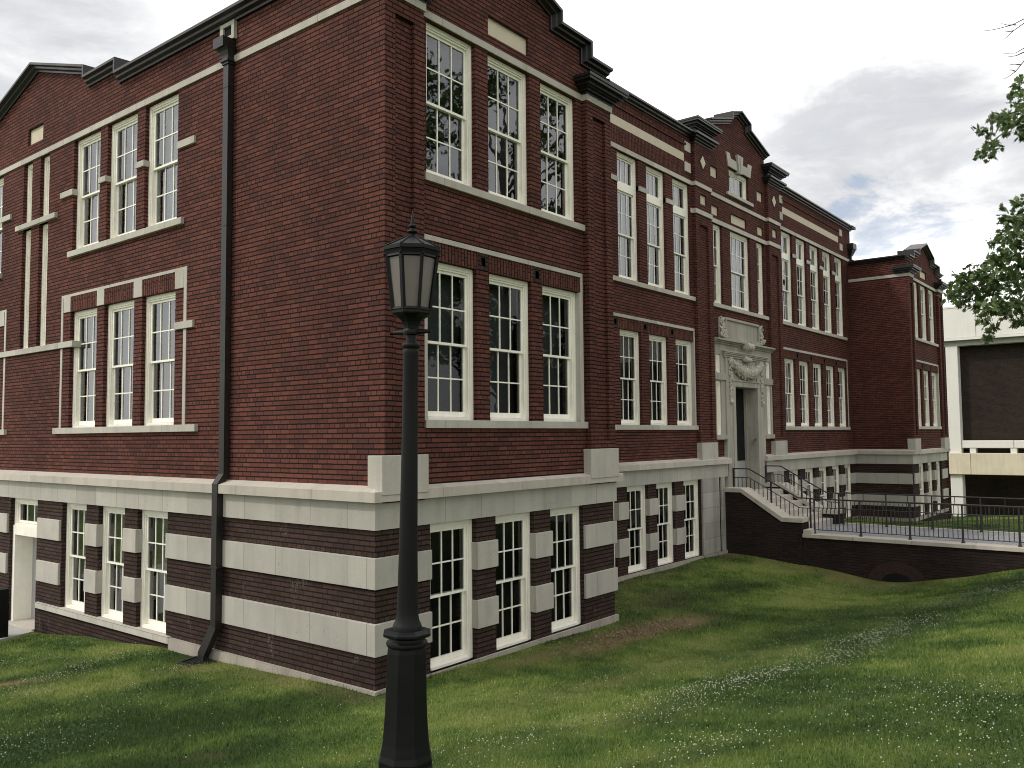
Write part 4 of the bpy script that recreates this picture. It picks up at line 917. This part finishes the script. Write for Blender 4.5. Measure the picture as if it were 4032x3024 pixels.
def clover_density(x, y):
    m = np.zeros_like(x)
    for P, wd_, n in BAND:
        for (ax0, ay0), (bx, by) in zip(P, P[1:]):
            L2 = (bx-ax0)**2+(by-ay0)**2; t = np.clip(((x-ax0)*(bx-ax0)+(y-ay0)*(by-ay0))/L2, 0, 1)
            q = ((x-ax0-t*(bx-ax0))**2+(y-ay0-t*(by-ay0))**2)/wd_**2; m = np.maximum(m, np.exp(-q)*min(1, n/500+.3))
    return m
# ground sheet
def axis(lo, hi, step, far):
    a = list(np.arange(lo, hi+1e-6, step)); d = step; x = hi; y = lo; out, pre = [], []
    while x < far: d *= 1.35; x += d; out.append(x); y -= d; pre.append(y)
    return np.array(pre[::-1]+a+out)
gx, gy = axis(-10, 27, .22, 600), axis(-12, 13, .22, 600)
GX, GY = np.meshgrid(gx, gy, indexing='ij'); GZ = ground(GX, GY)
nx, ny = len(gx), len(gy); idx = np.arange(nx*ny).reshape(nx, ny)
me = bpy.data.meshes.new('lawn'); F = np.stack([idx[:-1, :-1], idx[1:, :-1], idx[1:, 1:], idx[:-1, 1:]], -1).reshape(-1, 4)
def fill(me, V, F, smooth=True):
    V = np.asarray(V, np.float32); F = np.asarray(F, np.int32); k = F.shape[1]
    me.vertices.add(len(V)); me.vertices.foreach_set('co', V.ravel()); me.loops.add(F.size); me.loops.foreach_set('vertex_index', F.ravel())
    me.polygons.add(len(F)); me.polygons.foreach_set('loop_start', np.arange(0, F.size, k, dtype=np.int32)); me.polygons.foreach_set('loop_total', np.full(len(F), k, np.int32))
    me.polygons.foreach_set('use_smooth', np.full(len(F), smooth)); me.update(calc_edges=True); me.validate()
def attr(me, name, vals): a = me.attributes.new(name, 'FLOAT', 'POINT'); a.data.foreach_set('value', np.asarray(vals, np.float32).ravel())
fill(me, np.stack([GX, GY, GZ], -1).reshape(-1, 3), F)
attr(me, 'tone', tone(GX, GY)); attr(me, 'dry', dryness(GX, GY)); attr(me, 'clover', clover_density(GX, GY))
def grass_mat(name, blades):
    m, t, b = new_mat(name); A = lambda n: t.n('ShaderNodeAttribute', attribute_name=n).outputs['Fac']
    ob = t.n('ShaderNodeTexCoord').outputs['Object']
    tn = A('tone')
    if blades: tn = t.math('ADD', tn, t.math('MULTIPLY', t.math('SUBTRACT', A('rnd'), .5), .7), True)
    else: tn = t.math('ADD', tn, t.math('MULTIPLY', t.math('SUBTRACT', t.noise(ob, 24, 5, .75), .5), .9), True)
    k = 1.0 if blades else .62
    cr = t.n('ShaderNodeValToRGB'); el = cr.color_ramp.elements; cols = [(0, (.038, .070, .018)), (.4, (.102, .168, .037)), (.7, (.180, .245, .055)), (1, (.29, .325, .10))]
    while len(el) < 4: el.new(.5)
    for e, (p, c) in zip(el, cols): e.position = p; e.color = (c[0]*k, c[1]*k, c[2]*k, 1)
    t.l(tn, cr.inputs[0]); col = cr.outputs[0]
    col = t.mix(t.math('MULTIPLY', A('clover'), .55), col, (.030*k, .064*k, .018*k))
    dcol = t.mix(t.noise(ob, 9, 4, .7), (.16, .105, .055), (.24, .19, .10))
    col = t.mix(t.math('MULTIPLY', A('dry'), .95), col, dcol)
    setin(t, b, 'Base Color', col); setin(t, b, 'Roughness', .6 if blades else .9); b.inputs['Specular IOR Level'].default_value = .25 if blades else .1
    if blades:
        tl = t.n('ShaderNodeBsdfTranslucent'); t.l(col, tl.inputs[0]); ad = t.n('ShaderNodeMixShader'); ad.inputs[0].default_value = .3
        o = [n for n in t.t.nodes if n.type == 'OUTPUT_MATERIAL'][0]; t.l(b.outputs[0], ad.inputs[1]); t.l(tl.outputs[0], ad.inputs[2]); t.l(ad.outputs[0], o.inputs[0])
    else: bump(t, b, t.noise(ob, 40, 5, .75), .8, .03)
    return m
me.materials.append(grass_mat('lawn_ground', False)); lawn = bpy.data.objects.new('ground', me); COL.objects.link(lawn); structure(lawn)

def blocked(x, y):
    b = (x > -.07) & (x < 5.66) & (y > -.07); b |= (x > 5.5) & (y > 1.91) & (x < 26.3); b |= (x > 26.0) & (y > -.08) & (x < 32)
    b |= (x > 14.40) & (x < 17.70) & (y < 2.1); b |= (x > -9) & (y > 9.62+.33*np.minimum(0, x)+0) & (x < .1) & (y < 30)
    return b
# mown grass blades
def scatter(n, rmin=2.2, rmax=34):
    th = R(38.56)+RNG.uniform(-R(40), R(40), n); u = RNG.random(n); p = .75
    r = (rmin**p+u*(rmax**p-rmin**p))**(1/p)
    x = CAM[0]+r*np.cos(th); y = CAM[1]+r*np.sin(th); return x, y, r
x, y, r = scatter(620000, 2.2, 36)
dr_ = dryness(x, y); cl = clover_density(x, y)
keep = ~blocked(x, y) & (RNG.random(len(x)) > dr_*.75)
x, y, r, dr_, cl = x[keep], y[keep], r[keep], dr_[keep], cl[keep]; n = len(x); z = ground(x, y)
hgt = .74*(.030+.030*RNG.random(n)+.022*(RNG.random(n) > .93))*(.75+.6*vnoise(x, y, .5, 8))*(1-.45*dr_); wid = (.0028+.0022*RNG.random(n))*np.clip(r/7, 1, 3.2)
az = RNG.uniform(0, 2*np.pi, n); lean = RNG.uniform(.1, .85, n); la = RNG.uniform(0, 2*np.pi, n)
dx, dy = np.cos(az)*wid, np.sin(az)*wid
V = np.empty((n, 3, 3)); V[:, 0] = np.stack([x-dx, y-dy, z-.004], -1); V[:, 1] = np.stack([x+dx, y+dy, z-.004], -1)
V[:, 2] = np.stack([x+np.cos(la)*hgt*lean, y+np.sin(la)*hgt*lean, z+hgt*np.sqrt(1-.6*lean**2)], -1)
me = bpy.data.meshes.new('grass'); fill(me, V.reshape(-1, 3), np.arange(n*3).reshape(-1, 3), False)
rep = lambda a: np.repeat(a, 3)
attr(me, 'tone', rep(tone(x, y))); attr(me, 'dry', rep(dr_)); attr(me, 'clover', rep(cl)); attr(me, 'rnd', rep(RNG.random(n)))
me.materials.append(grass_mat('grass_blade', True)); gr = bpy.data.objects.new('grass', me); COL.objects.link(gr); gr['kind'] = 'stuff'
# white clover heads on stalks and their low leaves
cx, cy = [], []
for P, wd_, n in BAND:
    seg = [math.dist(a, b) for a, b in zip(P, P[1:])]; tot = sum(seg)
    for (a, b), L in zip(zip(P, P[1:]), seg):
        k = int(.95*n*L/tot)+1; t = RNG.random(k); cx += list(a[0]+t*(b[0]-a[0])+RNG.normal(0, wd_*.75, k)); cy += list(a[1]+t*(b[1]-a[1])+RNG.normal(0, wd_*.75, k))
xx, yy, _ = scatter(900, 3, 26); cx = np.concatenate([cx, xx]); cy = np.concatenate([cy, yy]); kp = ~blocked(cx, cy); cx, cy = cx[kp], cy[kp]; n = len(cx); cz = ground(cx, cy)+.045+.035*RNG.random(n)
rad = RNG.uniform(.0036, .0064, n)
oct_ = []
for a, zz_ in ((0, 1), (1, .35), (2, -.45)):
    m_ = 1 if a == 0 else 6
    for j in range(m_): t = 2*np.pi*j/6+a*.5; rr = 0 if a == 0 else (.95 if a == 1 else .75); oct_.append((rr*np.cos(t), rr*np.sin(t), zz_))
oct_ = np.array(oct_); V = np.stack([cx, cy, cz], -1)[:, None]+oct_[None]*rad[:, None, None]
T = [(0, 1+j, 1+(j+1) % 6) for j in range(6)]+[q for j in range(6) for q in ((1+j, 7+j, 7+(j+1) % 6), (1+j, 7+(j+1) % 6, 1+(j+1) % 6))]
Fc = (np.arange(n)[:, None, None]*13+np.array(T)[None]).reshape(-1, 3)
me = bpy.data.meshes.new('clover_flowers'); fill(me, V.reshape(-1, 3), Fc, False); me.materials.append(plain_mat('clover_white', (.46, .47, .38), .8, .1, .25, 60))
co = bpy.data.objects.new('clover_flowers', me); COL.objects.link(co); co['kind'] = 'stuff'
x, y, r = scatter(420000, 3, 20); c_ = clover_density(x, y); kp = ~blocked(x, y) & (RNG.random(len(x)) < c_*.45); x, y, r = x[kp], y[kp], r[kp]; n = len(x); z = ground(x, y)+RNG.uniform(.02, .05, n)
s = RNG.uniform(.006, .012, n); a0 = RNG.uniform(0, 6.28, n); tl = RNG.normal(0, .35, (n, 2))
V = np.empty((n, 4, 3))
for j in range(4):
    ox, oy = np.cos(a0+j*np.pi/2)*s*(1 if j % 2 else .75), np.sin(a0+j*np.pi/2)*s*(1 if j % 2 else .75); V[:, j] = np.stack([x+ox, y+oy, z+ox*tl[:, 0]+oy*tl[:, 1]], -1)
me = bpy.data.meshes.new('clover_leaves'); fill(me, V.reshape(-1, 3), np.arange(n*4).reshape(-1, 4), False); attr(me, 'rnd', np.repeat(RNG.random(n), 4))
me.materials.append(leaf_mat('clover_leaf', (.030, .065, .018), (.060, .115, .032))); co = bpy.data.objects.new('clover_leaves', me); COL.objects.link(co); co['kind'] = 'stuff'
# dead oak leaves lying on the bare patches
x = RNG.normal(5.0, .85, 1300); y = RNG.normal(-.78, .24, 1300); x = np.concatenate([x, RNG.normal(14.2, .5, 160), RNG.normal(3.9, .5, 120)]); y = np.concatenate([y, RNG.normal(1.5, .2, 160), RNG.normal(-.6, .2, 120)])
kp = ~blocked(x, y); x, y = x[kp], y[kp]; n = len(x); z = ground(x, y)+RNG.uniform(.012, .03, n); s = RNG.uniform(.012, .028, n); a0 = RNG.uniform(0, 6.28, n); tl = RNG.normal(0, .4, (n, 2)); V = np.empty((n, 4, 3))
for j in range(4):
    ox, oy = np.cos(a0+j*np.pi/2)*s*(1 if j % 2 else .5), np.sin(a0+j*np.pi/2)*s*(1 if j % 2 else .5); V[:, j] = np.stack([x+ox, y+oy, z+ox*tl[:, 0]+oy*tl[:, 1]], -1)
me = bpy.data.meshes.new('leaf_litter'); fill(me, V.reshape(-1, 3), np.arange(n*4).reshape(-1, 4), False); attr(me, 'rnd', np.repeat(RNG.random(n), 4))
me.materials.append(leaf_mat('dead_leaf', (.07, .038, .022), (.30, .22, .13))); co = bpy.data.objects.new('leaf_litter', me); COL.objects.link(co); co['kind'] = 'stuff'
# side pavement
m = MB(); m.prism([(-.02, 9.66), (-.02, 16), (-8, 16), (-8, 8.0), (-.75, 9.43)], 'z', -.80, -.562); pv = structure(m.build('pavement', M_CONC))

# ------------------------------------------------------------------ trees
LEAF = np.array([(0, 0), (.10, .16), (.30, .10), (.24, .28), (.48, .40), (.24, .46), (.34, .74), (.14, .66), (0, 1.0), (-.14, .66), (-.34, .74), (-.24, .46), (-.48, .40), (-.24, .28), (-.30, .10), (-.10, .16)])
def leaves(name, centres, size, dens, parent, seed, droop=.5):
    rg = np.random.default_rng(seed); P, S = [], []
    for cx, cy, cz, r in centres:
        k = max(6, int(dens*r*r)); d = rg.normal(size=(k, 3)); d /= np.linalg.norm(d, axis=1)[:, None]; P.append(np.array([cx, cy, cz])+d*r*rg.random((k, 1))**.5*np.array([1, 1, .85]))
    P = np.concatenate(P); n = len(P)
    ax = rg.normal(size=(n, 3)); ax[:, 2] -= droop; ax /= np.linalg.norm(ax, axis=1)[:, None]
    nn = rg.normal(size=(n, 3))*.8; nn[:, 2] += 1.0; sd_ = np.cross(ax, nn); sd_ /= np.linalg.norm(sd_, axis=1)[:, None]; up = np.cross(sd_, ax)
    s = size*rg.uniform(.7, 1.25, n); L = LEAF
    V = P[:, None]+(sd_[:, None]*L[None, :, 0:1]*.9+ax[:, None]*L[None, :, 1:2]+up[:, None]*(-.35*np.abs(L[None, :, 0:1])**1.3-.10*L[None, :, 1:2]**2))*s[:, None, None]
    me = bpy.data.meshes.new(name); fill(me, V.reshape(-1, 3), np.arange(n*16).reshape(-1, 16), False); attr(me, 'rnd', np.repeat(rg.random(n), 16)); me.materials.append(M_LEAF)
    o = bpy.data.objects.new(name, me); COL.objects.link(o); o.parent = parent; return o
def limb(mb, a, b, r0, r1, rg, sag=.12, n=7):
    a, b = Vector(a), Vector(b); L = (b-a).length; pts = []
    for k in range(n):
        t = k/(n-1); p = a.lerp(b, t); w_ = math.sin(math.pi*t)*L*sag
        pts.append(p+Vector((rg.uniform(-1, 1), rg.uniform(-1, 1), rg.uniform(.2, 1)))*w_*.5)
    mb.tube(pts, [r0+(r1-r0)*k/(n-1) for k in range(n)], 7)
VIS = [[16.72, -4.93, 8.76, 0.22], [17.05, -4.73, 8.47, 0.32], [18.75, -4.7, 8.67, 0.41], [17.91, -4.45, 8.22, 0.3], [16.79, -4.88, 7.76, 0.44], [17.29, -4.23, 8.01, 0.14], [17.61, -4.42, 7.64, 0.39], [17.03, -4.88, 7.29, 0.44], [18.11, -4.05, 7.56, 0.27], [16.28, -4.1, 7.05, 0.31], [17.35, -4.38, 7.08, 0.45], [17.12, -3.61, 7.14, 0.3], [16.78, -3.49, 6.84, 0.29], [17.44, -3.72, 6.9, 0.4], [18.14, -4.01, 6.89, 0.4], [19.16, -4.46, 7.04, 0.41], [16.26, -3.37, 6.53, 0.18], [17.46, -3.46, 6.56, 0.27], [17.83, -3.76, 6.58, 0.3], [17.03, -4.29, 6.39, 0.22], [16.15, -4.28, 6.13, 0.28], [19.06, -4.22, 6.6, 0.28], [17.43, -4.76, 6.33, 0.32], [16.91, -4.01, 5.95, 0.19], [18.6, -3.9, 5.93, 0.21], [17.76, -4.0, 5.57, 0.17], [17.91, -4.66, 5.99, 0.23], [18.52, -4.29, 6.3, 0.24], [16.28, -4.58, 8.6, 0.09], [18.33, -4.9, 12.31, 0.27], [17.47, -5.01, 11.4, 0.29], [16.52, -4.92, 11.46, 0.16], [18.12, -4.72, 11.33, 0.27], [18.64, -4.36, 11.61, 0.28], [16.77, -4.72, 10.81, 0.22], [18.17, -4.88, 11.1, 0.3], [16.81, -4.45, 11.08, 0.16], [17.81, -3.99, 11.11, 0.17], [17.91, -4.18, 11.02, 0.15], [16.6, -4.43, 10.37, 0.13], [18.15, -4.03, 10.6, 0.27], [17.81, -4.27, 10.6, 0.2], [18.33, -4.85, 10.88, 0.17], [18.44, -4.49, 11.2, 0.17]]
TW_ = [[[17.44, -5.53, 13.82], [17.18, -5.17, 13.54], [17.0, -4.93, 13.39], [16.76, -4.63, 13.29], [16.62, -4.45, 13.25], [16.5, -4.3, 13.27]], [[17.44, -5.53, 13.76], [17.18, -5.17, 13.43], [17.02, -4.95, 13.24], [16.93, -4.82, 13.09], [16.87, -4.74, 13.01]], [[17.47, -5.49, 12.99], [17.21, -5.14, 12.8], [17.08, -4.97, 12.68], [16.89, -4.72, 12.67]], [[17.48, -5.49, 12.92], [17.22, -5.13, 12.48], [17.11, -4.95, 12.22], [16.99, -4.8, 12.08], [16.91, -4.69, 12.02]], [[17.06, -5.01, 13.39], [16.92, -4.83, 13.39], [16.8, -4.69, 13.44]], [[17.02, -4.95, 13.24], [16.94, -4.85, 13.22], [16.89, -4.78, 13.22]], [[17.1, -4.94, 12.22], [17.04, -4.88, 12.25], [16.96, -4.78, 12.25]], [[17.46, -5.51, 13.31], [17.21, -5.22, 13.61], [17.13, -5.12, 13.62]], [[17.21, -5.14, 12.7], [17.09, -4.97, 12.61], [16.94, -4.78, 12.58]], [[17.18, -5.06, 12.38], [17.08, -4.94, 12.4], [16.98, -4.81, 12.38]]]
def az_of(x, y): return math.degrees(math.atan2(y-CAM[1], x-CAM[0]))
T0 = (17.2, -11.6); gz = float(ground(*T0))
oak = thing('oak_tree', 'oak tree at the right edge, leafy boughs hanging before the white concrete building', 'tree', loc=(0, 0, 0))
rg = random.Random(2); cl2 = []
while len(cl2) < 95:
    p = np.array([rg.gauss(0, 1), rg.gauss(0, 1), rg.gauss(0, 1)]); p /= np.linalg.norm(p)/rg.uniform(.45, 1)**.5
    c = (T0[0]+p[0]*6.0, T0[1]+p[1]*5.6, 11.5+p[2]*6.6); rr = rg.uniform(.6, 1.1); dist = math.hypot(c[0]-CAM[0], c[1]-CAM[1])
    if az_of(c[0], c[1])+math.degrees(rr/dist) < 6.6 and c[2] > 5: cl2.append((*c, rr))
leaves('crown', cl2, .24, 190, oak, 4); leaves('crown', VIS, .175, 700, oak, 6, .35)
m = MB(); m.tube([(T0[0], T0[1], gz-.3), (T0[0], T0[1], gz+.3), (T0[0]+.05, T0[1], 3.5), (T0[0]-.05, T0[1]+.1, 7), (T0[0], T0[1]+.1, 11), (T0[0]+.1, T0[1], 15.5)], [.52, .42, .34, .28, .18, .05], 12)
for c in cl2[::3]: limb(m, (T0[0], T0[1]+.05, max(4.2, c[2]-3.2)), c[:3], .09, .015, rg)
for a, b, r0 in (((T0[0], T0[1], 6.0), (18.6, -5.2, 7.2), .11), ((T0[0], T0[1], 8.5), (18.4, -5.2, 11.6), .10), ((T0[0], T0[1], 10), (17.44, -5.53, 13.7), .07), ((T0[0], T0[1], 9.6), (17.47, -5.49, 12.9), .06), ((T0[0], T0[1], 6.5), (18.2, -5.4, 8.6), .08)): limb(m, a, b, r0, .03, rg, .06, 9)
for hub, tips in (((18.6, -5.2, 7.2), [(16.3, -3.6, 6.6), (17.4, -3.6, 6.9), (16.6, -4.1, 7.0), (17.9, -4.0, 5.6), (17.6, -4.5, 5.9), (18.5, -4.2, 6.2)]), ((18.2, -5.4, 8.6), [(16.9, -4.8, 7.4), (16.75, -4.9, 8.7), (17.6, -4.4, 7.7), (17.2, -4.35, 8.0)]), ((18.4, -5.2, 11.6), [(16.85, -4.4, 11.0), (17.8, -4.1, 10.65), (17.5, -5.0, 11.4), (18.1, -4.0, 10.6)]), ((16.85, -4.4, 11.0), [(16.6, -4.43, 10.3)])):
    for t in tips: limb(m, hub, t, .026, .007, rg, .10, 7)
for tw in TW_: m.tube([tuple(p) for p in tw], [.016-.012*k/(len(tw)-1) for k in range(len(tw))], 5)
m.build('trunk', M_BARK, oak, True)
# other trees of the grounds, seen only mirrored in the windows and through their shade
def round_tree(x, y, label, seed, h=15, rx=5.2):
    g0 = float(ground(x, y)); o = thing('shade_tree', label, 'tree', 'trees behind the photographer', (x, y, g0)); rg = random.Random(seed); C_ = []
    for _ in range(95):
        p = np.array([rg.gauss(0, 1) for _ in range(3)]); p /= np.linalg.norm(p)/rg.uniform(.3, 1)**.5; C_.append((p[0]*rx, p[1]*rx, h*.62+p[2]*h*.34, rg.uniform(.6, 1.15)))
    leaves('crown', C_, .30, 120, o, seed)
    m = MB(); m.tube([(0, 0, -.3), (0, 0, .4), (.1, 0, h*.35), (0, .1, h*.7), (.1, 0, h*.9)], [.45, .36, .28, .14, .03], 10)
    for c in C_[::4]: limb(m, (0, 0, max(h*.25, c[2]-2.8)), c[:3], .09, .02, rg)
    m.build('trunk', M_BARK, o, True); return o
t1 = round_tree(-16.5, -5.0, 'broad leafy tree on the lawn left behind the camera, casting shade on the lawn', 21)
def copy_tree(src, x, y, rz, sc_, label):
    r_ = src.copy(); COL.objects.link(r_); r_.location = (x, y, float(ground(x, y))); r_.rotation_euler = (0, 0, R(rz)); r_.scale = (sc_,)*3; r_['label'] = label
    for ch in list(src.children): c = ch.copy(); COL.objects.link(c); c.parent = r_
    return r_
copy_tree(t1, 8.5, -22, 70, 1.15, 'leafy tree opposite the front windows, mirrored in their upper panes')
copy_tree(t1, -9, -19, 160, 1.05, 'leafy tree behind the camera to the right of the lawn')
copy_tree(t1, 22, -25, 250, 1.2, 'leafy tree opposite the entrance, beyond the oak at the right edge')
